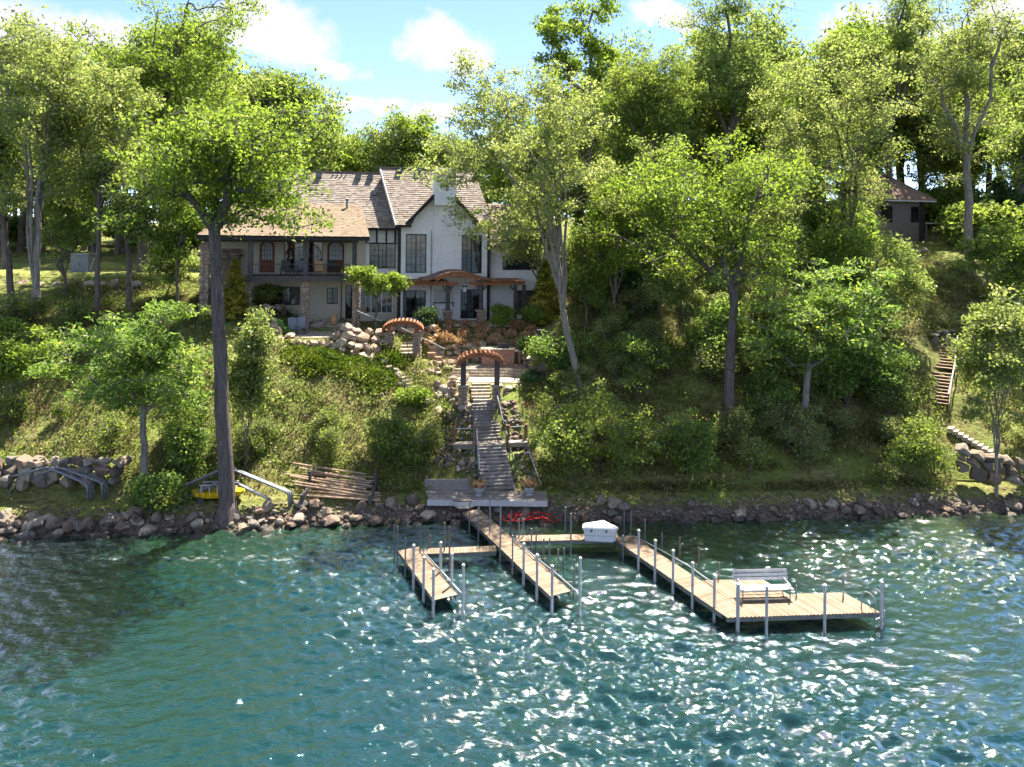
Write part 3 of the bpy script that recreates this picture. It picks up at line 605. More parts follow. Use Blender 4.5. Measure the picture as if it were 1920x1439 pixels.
ptree('round_shrub', 'bright green shrub right of the portico stone pedestals', 946, 51.3, (920, 972, 572, 610), (946, 608), .04, M['lA'], M['bark'], 54, **{**bush, 'nl': 4500, 'nc': 60, 'sig': .22, 'leaf': .12})
ptree('round_shrub', 'second bright green shrub farther right of the portico pedestals', 998, 51.6, (975, 1022, 575, 610), (998, 608), .04, M['lA'], M['bark'], 55, **{**bush, 'nl': 4000, 'nc': 60, 'sig': .22, 'leaf': .12})
ptree('round_shrub', 'dark low evergreen shrub left of the portico steps', 797, 50.4, (772, 822, 580, 612), (797, 612), .04, M['lD'], M['bark'], 56, **{**bush, 'nl': 4500, 'nc': 60, 'sig': .2, 'leaf': .12})
ptree('round_shrub', 'dark evergreen shrub beside the brick counter', 988, 47.6, (973, 1003, 628, 660), (988, 662), .03, M['lD'], M['bark'], 57, **{**bush, 'nl': 3500, 'nc': 50, 'sig': .18, 'leaf': .11})
ptree('round_shrub', 'dark shrub at the right end of the lower patio', 1000, 45, (975, 1030, 695, 722), (1000, 722), .03, M['lD'], M['bark'], 58, **{**bush, 'nl': 3500, 'nc': 50, 'sig': .18, 'leaf': .11})

# slender trees screening the right hillside and the upper left slope
slim = dict(nc=130, nl=7500, leaf=.15, sig=.38, lobes=18, lobe_r=.3)
for px, Y, cr, fk, m, sd, st, lb in [
    (1150, 47.5, (1085, 1225, 320, 560), (1152, 560), 'lA', 70, 1, 'slim green tree just right of the leaning tree on the slope'),
    (1238, 49.5, (1165, 1320, 230, 500), (1240, 500), 'lF', 71, 1, 'slim tall tree between the leaning tree and the broad tree'),
    (1445, 47, (1385, 1530, 340, 570), (1447, 580), 'lB', 72, 4, 'slim multi-stem tree right of the broad dark trunk'),
    (1560, 48.5, (1500, 1640, 380, 590), (1562, 590), 'lA', 73, 1, 'slim yellow-green tree below the pale creamy-leaved tree'),
    (1655, 47.5, (1590, 1735, 430, 640), (1656, 640), 'lF', 74, 4, 'young multi-stem tree left of the neighbour stairs'),
    (1895, 48, (1830, 1965, 400, 590), (1896, 600), 'lA', 76, 1, 'young green tree at the right edge above the neighbour wall'),
    (1340, 45, (1290, 1410, 560, 700), (1342, 700), 'lC', 77, 3, 'low sapling just left of the broad dark trunk'),
    (1590, 42.5, (1535, 1660, 640, 780), (1590, 790), 'lC', 78, 3, 'sapling right of the forked feathery tree'),
    (120, 52.5, (60, 190, 330, 520), (122, 520), 'lF', 79, 1, 'young tree between the multi-stem and slender trees at left'),
    (1100, 49, (1040, 1170, 420, 600), (1100, 600), 'lS', 80, 3, 'bushy young tree behind the leaning trunk'),
    (1632, 60, (1560, 1688, 290, 470), (1634, 470), 'lB', 82, 3, 'light multi-stem tree half hiding the left of the cabin'),
    (985, 53, (925, 1045, 380, 520), (1010, 540), 'lB', 81, 3, 'light green tree in front of the right wing of the house')]:
    ptree('young_tree', lb, px, Y, cr, fk, .1 if st > 1 else .13, M[m], M['bark'], sd, stems=st, **slim)
def gen_conifer(seed, h, rb, tiers, nl, leaf, power=1.0, skirt=.05, droop=.25):
    r = np.random.default_rng(seed); A = []; B = []; cen = []; ra = []
    segs = 8
    for i in range(segs):
        A.append((0, 0, h * i / segs - (.4 if i == 0 else 0))); B.append((0, 0, h * (i + 1) / segs)); ra.append(h * .018 * (1 - i / segs) + .01)
    nt = int(tiers * 7)
    for k in range(nt):
        f = skirt + (1 - skirt) * (k + r.random()) / nt; L = rb * (1 - f) ** power * r.uniform(.65, 1.12) + .05; t = r.uniform(0, 6.283)
        a = np.array([0, 0, f * h]); b = a + np.array([math.cos(t) * L, math.sin(t) * L, -droop * L + .1 * L])
        A.append(a); B.append(b); ra.append(.012 + .012 * L)
        m = max(4, int(nl / nt * (L / rb + .2) * 1.6)); s = r.random(m) ** .7
        cen.append(a + (b - a) * s[:, None] + r.normal(0, 1, (m, 3)) * np.array([.17, .17, .09]) * (L * .5 + .25))
    A = np.array(A, float); B = np.array(B, float); ra = np.array(ra)
    V, Q = skel_mesh('', A, B, ra, ra * .4, 5)
    return np_mesh('trunk', V, Q, True), leaves_mesh('crown', np.concatenate(cen), leaf, r, .3, 4.0)
def pconifer(name, label, px, py, Y, top, half, seed, lm, nl=9000, leaf=.2, **kw):
    X = ray(px, py)[0] * Y; b = Vector((X, Y, hz(X, Y))); h = P(px, top, Y).z - b.z; rb = half / FPX * Y
    return place_tree(name, label, b, gen_conifer(seed, h, rb, kw.pop('tiers', 18), nl, leaf, **kw), lm, M['bark_d'], 'tree' if h > 3.5 else 'shrub')
pconifer('golden_conifer', 'golden-tipped conical evergreen left of the house balcony', 441, 575, 48.3, 488, 33, 60, M['lG'], 9000, .15, power=.8)
ptree('feathery_tall_tree', 'tall soft dark green tree between the sparse and high trees', 1210, 57, (1120, 1305, 65, 345), (1208, 330), .28, M['lS'], M['bark'], 61, nc=300, nl=24000, leaf=.17, sig=.42, lobes=32, elong=3.0)
pconifer('pine_tree', 'dense evergreen behind the leaning multi-stem tree', 1140, 520, 55, 330, 70, 62, M['lD'], 14000, .26, power=.8)
pconifer('spruce_tree', 'low spruce with yellow-green boughs at the right end of the house', 1022, 600, 52.3, 490, 42, 63, M['lG'], 7000, .2, power=.7)
pconifer('spruce_tree', 'dark spruce right of the pale straight trunk', 1872, 460, 63, 330, 52, 64, M['lD'], 12000, .28, power=.6)
pconifer('spruce_tree', 'dark evergreen in the shade beneath the broad tree', 1180, 610, 51, 500, 55, 65, M['lD'], 9000, .22, power=.6)
pconifer('spruce_tree', 'clipped dark evergreen at the far right edge of the hilltop', 1912, 450, 60, 365, 40, 66, M['lD'], 9000, .22, power=.4)

# the woods behind: six kinds of tree, copied
protos = []
for k in range(6):
    hgt_ = 15 + 2.2 * k % 5; protos.append((gen_tree(100 + k, (0.2, 0, 4 + k % 3), (0, 0, hgt_ * .58), (3.7 + .5 * (k % 3), 3.7, hgt_ * .41), .25, nc=210, nl=11000, leaf=.23, sig=.55, lobes=20, stems=1 if k % 2 else 4), hgt_))
bares = [(gen_tree(120 + k, (0, 0, 5), (0, 0, 10.5), (3.2, 3.2, 5.5), .2, nc=130, bare=True, sig=.55), 16) for k in range(2)]
wr = random.Random(5)
def woods(px, Y, top, k, bare=False, lbl='leafy tree in the woods behind the house and lawn', grp='trees in the woods behind'):
    X = (px - 960) / FPX * Y; z = hz(X, Y)
    me, h = (bares if bare else protos)[k]
    want = P(px, top, Y).z - z; s = want / (h * .99)
    place_tree('bare_tree' if bare else 'woodland_tree', lbl, (X, Y, z - .1), me, (M['lF'], M['lB'], M['lA'])[k % 3], M['twig'] if bare else M['bark'], 'tree', grp, wr.uniform(0, 6.28), s)
for px, Y, top, k in [(545, 72, 105, 0), (600, 80, 175, 1), (640, 78, 200, 2), (690, 82, 235, 3), (735, 80, 190, 4), (775, 80, 185, 5), (812, 85, 225, 0), (850, 80, 235, 1), (905, 76, 215, 2), (500, 76, 130, 3), (660, 95, 235, 4), (880, 90, 240, 5), (580, 95, 205, 2)]:
    woods(px, Y, top, k)
for i in range(52):
    px = wr.uniform(-120, 470) if i % 2 else wr.uniform(960, 2040)
    if i > 42: px = wr.uniform(480, 930)
    Y = wr.uniform(74, 112); woods(px, Y, wr.uniform(60, 190) if not 470 < px < 950 else wr.uniform(235, 262), wr.randrange(6))
for i in range(26):
    px = wr.uniform(-60, 420) if i % 2 else wr.uniform(980, 1980); Y = wr.uniform(62, 92)
    woods(px, Y, wr.uniform(90, 260), wr.randrange(2), True, 'leafless brown tree among the woods behind', 'bare trees in the woods behind')
# shrub layer at the wood's edge
sh = [gen_tree(140 + k, (0, 0, .3), (0, 0, 1.5), (1.7, 1.6, 1.3), .05, nc=70, nl=5000, leaf=.2, sig=.42, stems=5) for k in range(3)]
for i in range(46):
    px = wr.uniform(-80, 360) if i % 3 == 0 else wr.uniform(1060, 1990); Y = wr.uniform(72, 92) if px < 400 else wr.uniform(52, 82)
    if 1640 < px < 1790 and Y < 70: Y = 78
    X = (px - 960) / FPX * Y; z = hz(X, Y)
    place_tree('woodland_shrub', 'leafy shrub in the undergrowth at the edge of the woods', (X, Y, z), sh[i % 3], (M['lF'], M['lS'], M['lC'])[i % 3], M['bark'], 'shrub', 'shrubs at the edge of the woods', wr.uniform(0, 6.28), wr.uniform(.8, 1.9))

# grass, dead brush and ground cover on the banks
def scatter(n, x0, x1, y0, y1, seed, keep):
    r = np.random.default_rng(seed); x = r.uniform(x0, x1, n); y = r.uniform(y0, y1, n); m = keep(x, y, r); x, y = x[m], y[m]
    return np.stack([x, y, hgt(x, y)], -1), r
def clear(x, y):
    s = y - shore(x)
    ok = s > 1.7
    for (a, b, c, d) in [(-16.6, -10.4, 46.6, 54), (-4.3, 2.2, 44.4, 46.8), (-7.8, 2.1, 46.8, 49), (-13, 3.4, 49, 64), (-3.3, .75, 36, 44.4), (-4.6, 2.1, 34, 37.2), (-62, -20.8, 57.2, 66), (26.6, 28.8, 41, 47.5), (25.3, 29.3, 38.2, 41.5)]:
        ok &= ~((x > a) & (x < b) & (y > c) & (y < d))
    return ok
def patch(x, y, s=.5, o=0): return np.sin(x * s * 1.7 + o) * np.sin(y * s * 2.1 + o * 2) + .6 * np.sin(x * s * 4.3 + y * s * 3.1 + o) 
def blades(name, label, n, box, seed, keep, m, h, w, lean, per, cat):
    pts, r = scatter(n, *box, seed, keep); c = np.repeat(pts, per, 0); k = len(c)
    c = c + r.normal(0, .12, c.shape) * np.array([1, 1, .15])
    t = r.uniform(0, 6.283, k); L = h * r.uniform(.45, 1.4, k); ln = lean * r.uniform(.3, 1.3, k)
    dirv = np.stack([np.cos(t) * ln, np.sin(t) * ln, np.ones(k)], -1); dirv /= np.linalg.norm(dirv, axis=1, keepdims=True)
    side = np.stack([-np.sin(t), np.cos(t), np.zeros(k)], -1) * (w * r.uniform(.6, 1.4, k))[:, None]
    mid = c + dirv * (L * .55)[:, None]; tip = c + dirv * L[:, None]; tip[:, 2] -= L * .22 * ln
    V = np.stack([c - side * .5, mid - side * .6, tip, mid + side * .6], 1).reshape(-1, 3)
    o = link(name, np_mesh(name, V, np.arange(k * 4).reshape(-1, 4)), m); return tag(o, label, cat, kind='stuff')
blades('grass', 'yellow-green grass growing over the banks', 34000, (-36, 36, 36, 58), 201, lambda x, y, r: clear(x, y) & (patch(x, y, .5) + r.normal(0, .5, len(x)) > -.25), M['grass'], .36, .042, .9, 5, 'grass')
blades('dead_brush', 'brown dead brush and twigs tangled on the banks', 15000, (-36, 36, 36.5, 56), 202, lambda x, y, r: clear(x, y) & (patch(x, y, .45, 1.7) + r.normal(0, .4, len(x)) > .05), M['litter'], .7, .026, 2.0, 5, 'brush')
def cover(name, label, n, box, seed, keep, m, leaf, sz, per, cat='ground cover', up=.45, elong=1.6):
    pts, r = scatter(n, *box, seed, keep); per_ = np.repeat(pts, per, 0); off = r.normal(0, 1, per_.shape) * np.array([sz, sz, sz * .5]); off[:, 2] = np.abs(off[:, 2]) * 1.1
    o = link(name, leaves_mesh(name, per_ + off, leaf, r, up, elong), m); return tag(o, label, cat, kind='stuff')
cover('ground_cover', 'low leafy green undergrowth patches on the banks', 5200, (-36, 36, 36.5, 57), 203, lambda x, y, r: clear(x, y) & (patch(x, y, .38, 3.1) + r.normal(0, .45, len(x)) > .0), M['lS'], .12, .34, 30)
cover('bramble', 'pale straw-coloured bramble patches on the banks', 2200, (-36, 36, 37, 56), 204, lambda x, y, r: clear(x, y) & (patch(x, y, .42, 5.2) + r.normal(0, .35, len(x)) > .35), M['grass'], .15, .35, 24, up=.3, elong=3)
# leafy brush and saplings over the banks
bp_ = [gen_tree(160 + k, (0, 0, .2), (0, 0, 1.35), (1.05, 1.05, 1.15), .035, nc=60, nl=1500, leaf=.115, sig=.27, stems=5, lobes=14, lobe_r=.3) for k in range(4)]
br_ = random.Random(31); made = 0
while made < 92:
    right = made % 4 != 0
    px = br_.uniform(1030, 1930) if right else br_.uniform(-10, 830); py = br_.uniform(585, 925) if right else br_.uniform(600, 880)
    if 1725 < px < 1880 and 620 < py < 880 or 480 < px < 860 and py < 790: continue
    p = gp(px, py)
    if not clear(np.array([p.x]), np.array([p.y]))[0] or p.y > 60: continue
    k = made % 4
    place_tree('brush_shrub', 'leafy light green brush shrub among the tangle on the ' + ('right' if right else 'left') + ' bank', p, bp_[k], (M['lS'], M['lB'], M['lB'], M['lF'])[(made // 2) % 4], M['twig'], 'shrub', 'brush on the ' + ('right' if right else 'left') + ' bank', br_.uniform(0, 6.28), br_.uniform(.55, 1.15))
    made += 1
# junipers below the chair patio
for i, (px, py, w) in enumerate([(562, 668, 34), (606, 672, 42), (655, 692, 44), (708, 714, 44), (735, 682, 28), (588, 690, 30)]):
    p = gp(px, py); r = np.random.default_rng(220 + i); hw = w / FPX * p.y
    n = 2600; t = r.uniform(0, 6.283, n); q = r.random(n) ** .6
    c = np.stack([np.cos(t) * q * hw, np.sin(t) * q * hw * .7, (.15 + .55 * r.random(n) * (1.1 - q)) * .8], -1)
    c[:, 2] += hgt(c[:, 0] + p.x, c[:, 1] + p.y) - p.z
    e = empty('juniper_shrub', p, 0, ['leftmost spreading juniper below the chair patio edge', 'bright spreading juniper under the middle of the patio boulders', 'green spreading juniper on the slope below the boulder pile', 'lowest spreading juniper above the stone garden steps', 'small juniper at the foot of the upper arch column', 'juniper lowest on the bank below the chair patio'][i], 'shrub', 'junipers below the chair patio')
    link('foliage', leaves_mesh('foliage', c, .24, r, .15, 4.5), M['juniper'], e)
    ms = MB()
    for k in range(7):
        tt = k * .9 + r.random(); ms.tube([(0, 0, -.2), (math.cos(tt) * hw * .4, math.sin(tt) * hw * .3, .15), (math.cos(tt) * hw * .8, math.sin(tt) * hw * .55, .3)], [.03, .02, .008], 4)
    ms.build('stem', M['bark_d'], e)
# dried hydrangeas on the bank below the portico
k = 0
for i, (px, py) in enumerate([(px, py) for py in (612, 624, 636, 648) for px in range(812 + (py % 24), 1010, 26)]):
    p = gp(px + (i * 37) % 17 - 8, py + (i * 23) % 7 - 3); r = np.random.default_rng(260 + i); n = 420; hw = .5
    e = empty('dried_hydrangea', p, 0, 'dried tan flowering shrub on the bank below the portico', 'shrub', 'dried flower shrubs below the portico')
    q = r.normal(0, 1, (n, 3)); q /= np.linalg.norm(q, axis=1, keepdims=True); c = q * np.array([hw, hw, .42]) * r.uniform(.5, 1, (n, 1)); c[:, 2] = np.abs(c[:, 2]) + .1
    link('foliage', leaves_mesh('foliage', c + r.normal(0, .06, c.shape), .11, r, .3, 1.2), M['dry'], e)
    ms = MB()
    for s in range(6):
        t = s * 1.05; ms.tube([(0, 0, -.1), (math.cos(t) * .2, math.sin(t) * .2, .25), (math.cos(t) * .34, math.sin(t) * .34, .45)], [.012, .01, .006], 3)
    ms.build('stem', M['twig'], e)
# nearer rows of the woods that close the gaps between the big trees
for i, (px, Y, top, k) in enumerate([(-40, 74, 40, 0), (40, 78, 20, 1), (120, 76, 60, 2), (175, 73, 150, 3), (235, 78, 60, 4), (330, 76, 40, 5), (400, 74, 20, 0), (455, 72, 110, 1), (505, 74, 140, 2), (350, 72, 200, 3),
                                     (975, 66, 150, 2), (1040, 70, 120, 3), (1090, 64, 190, 4), (1180, 66, 130, 5), (1250, 64, 110, 0), (1320, 70, 60, 1), (1430, 66, 60, 2), (1500, 60, 120, 3), (1545, 72, 40, 4), (1730, 76, 60, 0), (1770, 74, 190, 1), (1850, 72, 60, 2), (1930, 66, 120, 3), (1990, 70, 80, 4),
                                     (1130, 60, 300, 1), (1470, 62, 280, 4), (1345, 80, 5, 1), (1425, 80, 0, 3), (1520, 78, 15, 2), (1600, 80, 0, 5), (1690, 82, 5, 0), (1785, 80, 20, 4), (1870, 80, 10, 1), (1235, 78, 85, 2)]):
    woods(px, Y, top, k)
# ------------------------------------------------------------------ the white house
def shingles(name, quad, m, parent, expo=.24, wid=.3, seed=1, thick=.045):
    """courses of separate shingles over a roof plane; quad = eave left, eave right, ridge right, ridge left"""
    a, b, c, d = [np.array(p, float) for p in quad]; r = np.random.default_rng(seed)
    L = (np.linalg.norm(d - a) + np.linalg.norm(c - b)) / 2; n = max(2, int(L / expo)); V = []; F = []
    nn = np.cross(b - a, d - a); nn /= np.linalg.norm(nn); sl = ((d - a) / np.linalg.norm(d - a) + (c - b) / np.linalg.norm(c - b)); sl /= np.linalg.norm(sl)
    for i in range(n):
        f0, f1 = i / n, (i + 1.35) / n
        p0, p1 = a + (d - a) * f0, b + (c - b) * f0; q0, q1 = a + (d - a) * min(f1, 1), b + (c - b) * min(f1, 1)
        W = np.linalg.norm(p1 - p0)
        if W < .15: continue
        cuts = [0]
        while cuts[-1] < 1: cuts.append(cuts[-1] + wid / W * r.uniform(.6, 1.5))
        cuts[-1] = 1
        for s0, s1 in zip(cuts[:-1], cuts[1:]):
            g = min(.006 / W, (s1 - s0) * .2); j = -sl * r.uniform(0, .035); tk = thick * r.uniform(.75, 1.3)
            e0, e1 = p0 + (p1 - p0) * (s0 + g) + j, p0 + (p1 - p0) * (s1 - g) + j; g0, g1 = q0 + (q1 - q0) * (s0 + g), q0 + (q1 - q0) * (s1 - g)
            o = len(V); V += [e0 + nn * tk, e1 + nn * tk, g1 + nn * .006, g0 + nn * .006, e0, e1]
            F += [(o, o + 1, o + 2, o + 3), (o + 4, o + 5, o + 1, o)]
    me = bpy.data.meshes.new(name); me.from_pydata([tuple(v) for v in V], [], F); me.update()
    o = link(name, me, m, parent); o['kind'] = 'stuff'; return o
def wall(name, m, parent, u0, u1, z0, z1, v, holes=(), t=.25):
    """front at depth v, pierced by the openings (u0,u1,z0,z1)"""
    us = sorted({u0, u1, *[h[0] for h in holes], *[h[1] for h in holes]}); zs = sorted({z0, z1, *[h[2] for h in holes], *[h[3] for h in holes]})
    mb = MB()
    for a, b in zip(us[:-1], us[1:]):
        runs = []
        for c, d in zip(zs[:-1], zs[1:]):
            x, y = (a + b) / 2, (c + d) / 2
            if any(h[0] < x < h[1] and h[2] < y < h[3] for h in holes): continue
            if runs and abs(runs[-1][1] - c) < 1e-6: runs[-1][1] = d
            else: runs.append([c, d])
        for c, d in runs: mb.b2(a, b, v, v + t, c, d)
    return mb.build(name, m, parent)
def window(parent, u0, u1, z0, z1, v, nu=2, nz=4, frame='dtimber', name='window', rec=.09, pane=None, fw=.06):
    mb = MB()
    mb.b2(u0, u0 + fw, v - .02, v + .12, z0, z1).b2(u1 - fw, u1, v - .02, v + .12, z0, z1)
    mb.b2(u0 + fw, u1 - fw, v - .02, v + .12, z1 - fw, z1).b2(u0 + fw, u1 - fw, v - .02, v + .12, z0, z0 + fw)
    w = mb.build(name, M[frame], parent)
    iu0, iu1, iz0, iz1 = u0 + fw, u1 - fw, z0 + fw, z1 - fw
    for i in range(nu):
        a, b = iu0 + (iu1 - iu0) * i / nu, iu0 + (iu1 - iu0) * (i + 1) / nu
        tl = rnd.uniform(-.012, .012)
        MB().add([(a - .02, v + rec + tl, iz0 - .02), (b + .02, v + rec - tl, iz0 - .02), (b + .02, v + rec - tl * .3, iz1 + .02), (a - .02, v + rec + tl * .6, iz1 + .02)], [(0, 1, 2, 3)]).build('pane', pane or (M['glass2'] if rnd.random() < .3 else M['glass']), w)
        if i: MB().b2(a - .03, a + .03, v + .02, v + .1, iz0, iz1).build('mullion', M[frame], w)
        for j in range(1, nz):
            z = iz0 + (iz1 - iz0) * j / nz; MB().b2(a + .03, b - .03, v + .055, v + .075, z - .012, z + .012).build('muntin', M[frame], w)
        MB().b2((a + b) / 2 - .012, (a + b) / 2 + .012, v + .053, v + .077, iz0, iz1).build('muntin', M[frame], w)
    return w
house = empty('house', HO, HTH, 'white brick two-storey house with shingle roofs and balcony on the hilltop', 'house')
hs = house
# centre block
wL, wR, dR, wLL = (.48, 2.11, 3.8, 6.88), (4.95, 6.6, 3.75, 6.85), (4.9, 6.55, .1, 2.45), (.5, 2.1, .25, 2.4)
wall('wall', M['brick'], hs, .1, 7.05, -.6, 7.7, 0, [wL, wR, dR, wLL])
mb = MB(); mb.add([(.7, .0, 7.7), (6.2, .0, 7.7), (3.44, .0, 10.5), (.7, .25, 7.7), (6.2, .25, 7.7), (3.44, .25, 10.5)], [(0, 1, 2), (5, 4, 3), (0, 3, 4, 1), (1, 4, 5, 2), (2, 5, 3, 0)]).build('gable_wall', M['brick'], hs)
MB().b2(.1, .35, .27, 7.4, -.6, 7.5).build('side_wall', M['brick'], hs); MB().b2(6.8, 7.05, .27, 7.4, -.6, 7.5).build('side_wall', M['brick'], hs)
MB().b2(-.14, .098, -.04, .3, -.3, 7.45).build('corner_post', M['dtimber'], hs); MB().b2(7.052, 7.3, -.04, .3, -.3, 7.3).build('corner_post', M['dtimber'], hs)
chim = MB().b2(2.66, 4.38, -.05, -.003, -.3, 9.2).b2(2.66, 4.38, -.5, .9, 9.201, 12.0).b2(2.58, 4.46, -.6, .98, 12.003, 12.12).build('chimney', M['brick'], hs)
MB().b2(2.9, 4.1, -.3, .7, 12.125, 12.2).build('chimney_cap', M['urn'], chim)
for w, nu, nz in ((wL, 2, 5), (wR, 2, 5)): window(hs, *w, 0, nu, nz)
window(hs, *wLL, 0, 2, 3)
fd = window(hs, *dR, 0, 3, 4, name='french_door')
MB().tube([(2.5, -.07, -.2), (2.5, -.07, 7.2)], .045).build('downspout', M['copper'], hs)
roof = MB()
roof.slab([(-.35, -.45, 7.55), (.75, -.45, 7.55), (2.72, 1.9, 10.14), (-.88, 1.9, 10.14)], .14); roof.slab([(6.1, -.45, 7.55), (7.5, -.45, 7.55), (7.02, 1.9, 10.14), (4.2, 1.9, 10.14)], .14); roof.slab([(-.88, 1.9, 10.14), (7.02, 1.9, 10.14), (6.6, 4, 12.45), (-1.45, 4, 12.45)], .14); roof.slab([(6.6, 4, 12.45), (7.5, 8.4, 7.55), (-.35, 8.4, 7.55), (-1.45, 4, 12.45)][::-1][::-1], .14)
roof = roof.build('roof', M['dtimber'], hs)
# shingles either side of the front gable so that valleys stay open
shingles('shingles', [(-.33, -.44, 7.57), (.75, -.44, 7.57), (2.7, 1.9, 10.16), (-.88, 1.9, 10.16)], M['shing'], roof, seed=2)
shingles('shingles', [(-.88, 1.9, 10.16), (7.02, 1.9, 10.16), (6.58, 4, 12.47), (-1.43, 4, 12.47)], M['shing'], roof, seed=3)
shingles('shingles', [(6.1, -.44, 7.57), (7.48, -.44, 7.57), (7.02, 1.9, 10.16), (4.2, 1.9, 10.16)], M['shing'], roof, seed=4)
MB().bar((-.36, -.47, 7.47), (-1.47, 4, 12.36), .07, .3).build('bargeboard', M['whitew'], roof)
MB().bar((-.4, -.5, 7.5), (.86, -.5, 7.5), .12, .2).build('fascia', M['dtimber'], roof); MB().bar((6.0, -.5, 7.5), (7.5, -.5, 7.5), .12, .2).build('fascia', M['dtimber'], roof)
MB().bar((-1.5, 4, 12.5), (6.65, 4, 12.5), .3, .08).build('ridge_cap', M['shing3'], roof)
MB().add([(.05, .3, 7.4), (.05, 7.6, 7.4), (-.9, 4, 12.3), (.3, .3, 7.4), (.3, 7.6, 7.4), (-.6, 4, 12.3)], [(0, 2, 1), (3, 4, 5), (0, 1, 4, 3), (1, 2, 5, 4), (2, 0, 3, 5)]).build('end_gable', M['brick'], hs)
for u, v in ((.2, 3.75), (1.75, 3.75)):
    z = 7.55 + (v + .45) * 1.1
    MB().b2(u - .2, u + .2, v - .3, v + .2, z - .05, z + .3).b2(u - .25, u + .25, v - .36, v + .22, z + .303, z + .35).build('roof_vent', M['dsteel'], roof)
# front gable roof
gr = MB()
gr.slab([(.45, -.4, 7.62), (3.44, -.4, 10.72), (3.44, 2.6, 10.72), (.45, 2.6, 7.62)][::-1], .12); gr.slab([(3.44, -.4, 10.72), (6.43, -.4, 7.62), (6.43, 2.6, 7.62), (3.44, 2.6, 10.72)][::-1], .12)
gr = gr.build('front_gable_roof', M['dtimber'], hs)
shingles('shingles', [(.43, 2.6, 7.66), (.43, -.42, 7.66), (3.44, -.42, 10.76), (3.44, 2.6, 10.76)], M['shing'], gr, seed=5); shingles('shingles', [(6.45, -.42, 7.66), (6.45, 2.6, 7.66), (3.44, 2.6, 10.76), (3.44, -.42, 10.76)], M['shing'], gr, seed=6)
MB().bar((.42, -.44, 7.5), (2.6, -.44, 9.78), .08, .26, (0, -1, 0)).build('bargeboard', M['dtimber'], gr); MB().bar((6.46, -.44, 7.5), (4.4, -.44, 9.66), .08, .26, (0, -1, 0)).build('bargeboard', M['dtimber'], gr)
# left wing: upper wall, lower wall
up = [(-2.3, -.25, 4.1, 6.1), (-5.56, -4.27, 3.78, 6.35), (-8.8, -5.9, 3.78, 6.4), (-10.6, -9.5, 3.78, 6.3)]
wall('wall', M['stucco'], hs, -13.9, -2.61, 3.7, 6.95, 1, up[1:]); wall('wall', M['white'], hs, -2.6, .09, 3.7, 7.3, 1, up[:1])
low = [(-9.67, -7.6, 1.25, 2.68), (-5.56, -4.74, 1.3, 2.58), (-4.14, -3.62, .1, 2.75), (-3.02, -.45, .5, 2.4)]
wall('lower_wall', M['stucco'], hs, -13.9, .09, -.8, 3.69, 1.03, low)
window(hs, *low[0], 1.03, 3, 2, pane=None); window(hs, *low[1], 1.03, 2, 3); window(hs, *low[2], 1.03, 1, 4, name='door'); window(hs, *low[3], 1.03, 3, 1, frame='white')
window(hs, *up[0], 1, 3, 4); 
w = window(hs, *up[2], 1, 4, 4, frame='redwood')
mb = MB()
for k in range(10):
    t0, t1 = math.pi * k / 10, math.pi * (k + 1) / 10
    mb.bar((-7.35 - 1.3 * math.cos(t0), .98, 5.2 + .95 * math.sin(t0)), (-7.35 - 1.3 * math.cos(t1), .98, 5.2 + .95 * math.sin(t1)), .06, .08, (0, 1, 0))
mb.build('arched_trim', M['redwood'], w)
def arch_door(u0, u1, z0, z1, v):
    c = (u0 + u1) / 2; r_ = (u1 - u0) / 2; zs = z1 - r_
    d = MB().b2(u0, u0 + .16, v - .04, v + .1, z0, zs).b2(u1 - .16, u1, v - .04, v + .1, z0, zs).b2(u0 + .161, u1 - .161, v, v + .1, z0, z0 + 1.0)
    for k in range(12):
        t0, t1 = math.pi * k / 12, math.pi * (k + 1) / 12
        q = [(c - (r_) * math.cos(t0), zs + r_ * math.sin(t0)), (c - r_ * math.cos(t1), zs + r_ * math.sin(t1)), (c - (r_ - .16) * math.cos(t1), zs + (r_ - .16) * math.sin(t1)), (c - (r_ - .16) * math.cos(t0), zs + (r_ - .16) * math.sin(t0))]
        d.add([(a, v - .04, b) for a, b in q] + [(a, v + .1, b) for a, b in q], [(0, 1, 2, 3), (7, 6, 5, 4), (0, 4, 5, 1), (2, 6, 7, 3)])
        o = c - r_ * 1.0 * math.cos((t0 + t1) / 2)
    d = d.build('arched_door', M['redwood'], hs)
    # spandrels close the square opening above the arch
    for sgn in (-1, 1):
        pts = [(c + sgn * r_ * math.cos(t), zs + r_ * math.sin(t)) for t in np.linspace(0, math.pi / 2, 8)] + [(c + sgn * r_, z1)]
        MB().add([(a, v + .03, b) for a, b in pts], [tuple(range(len(pts)))]).build('spandrel', M['stucco'], d)
    n = 14; pts = [(u0 + .15, z0 + .95), (u1 - .15, z0 + .95)] + [(c + (r_ - .13) * math.cos(t), zs + (r_ - .13) * math.sin(t)) for t in np.linspace(0, math.pi, n)]
    MB().add([(a, v + .07, b) for a, b in pts], [tuple(range(len(pts)))]).build('pane', M['curtain'], d)
    for k in range(1, 4): x = u0 + .16 + (u1 - u0 - .32) * k / 4; MB().b2(x - .015, x + .015, v + .03, v + .055, z0 + 1.0, zs + r_ * .75).build('muntin', M['redwood'], d)
    for k in range(1, 4): z = z0 + 1.0 + k * .36; MB().b2(u0 + .17, u1 - .17, v + .032, v + .052, z - .014, z + .014).build('muntin', M['redwood'], d)
arch_door(*up[1], 1); arch_door(*up[3], 1)
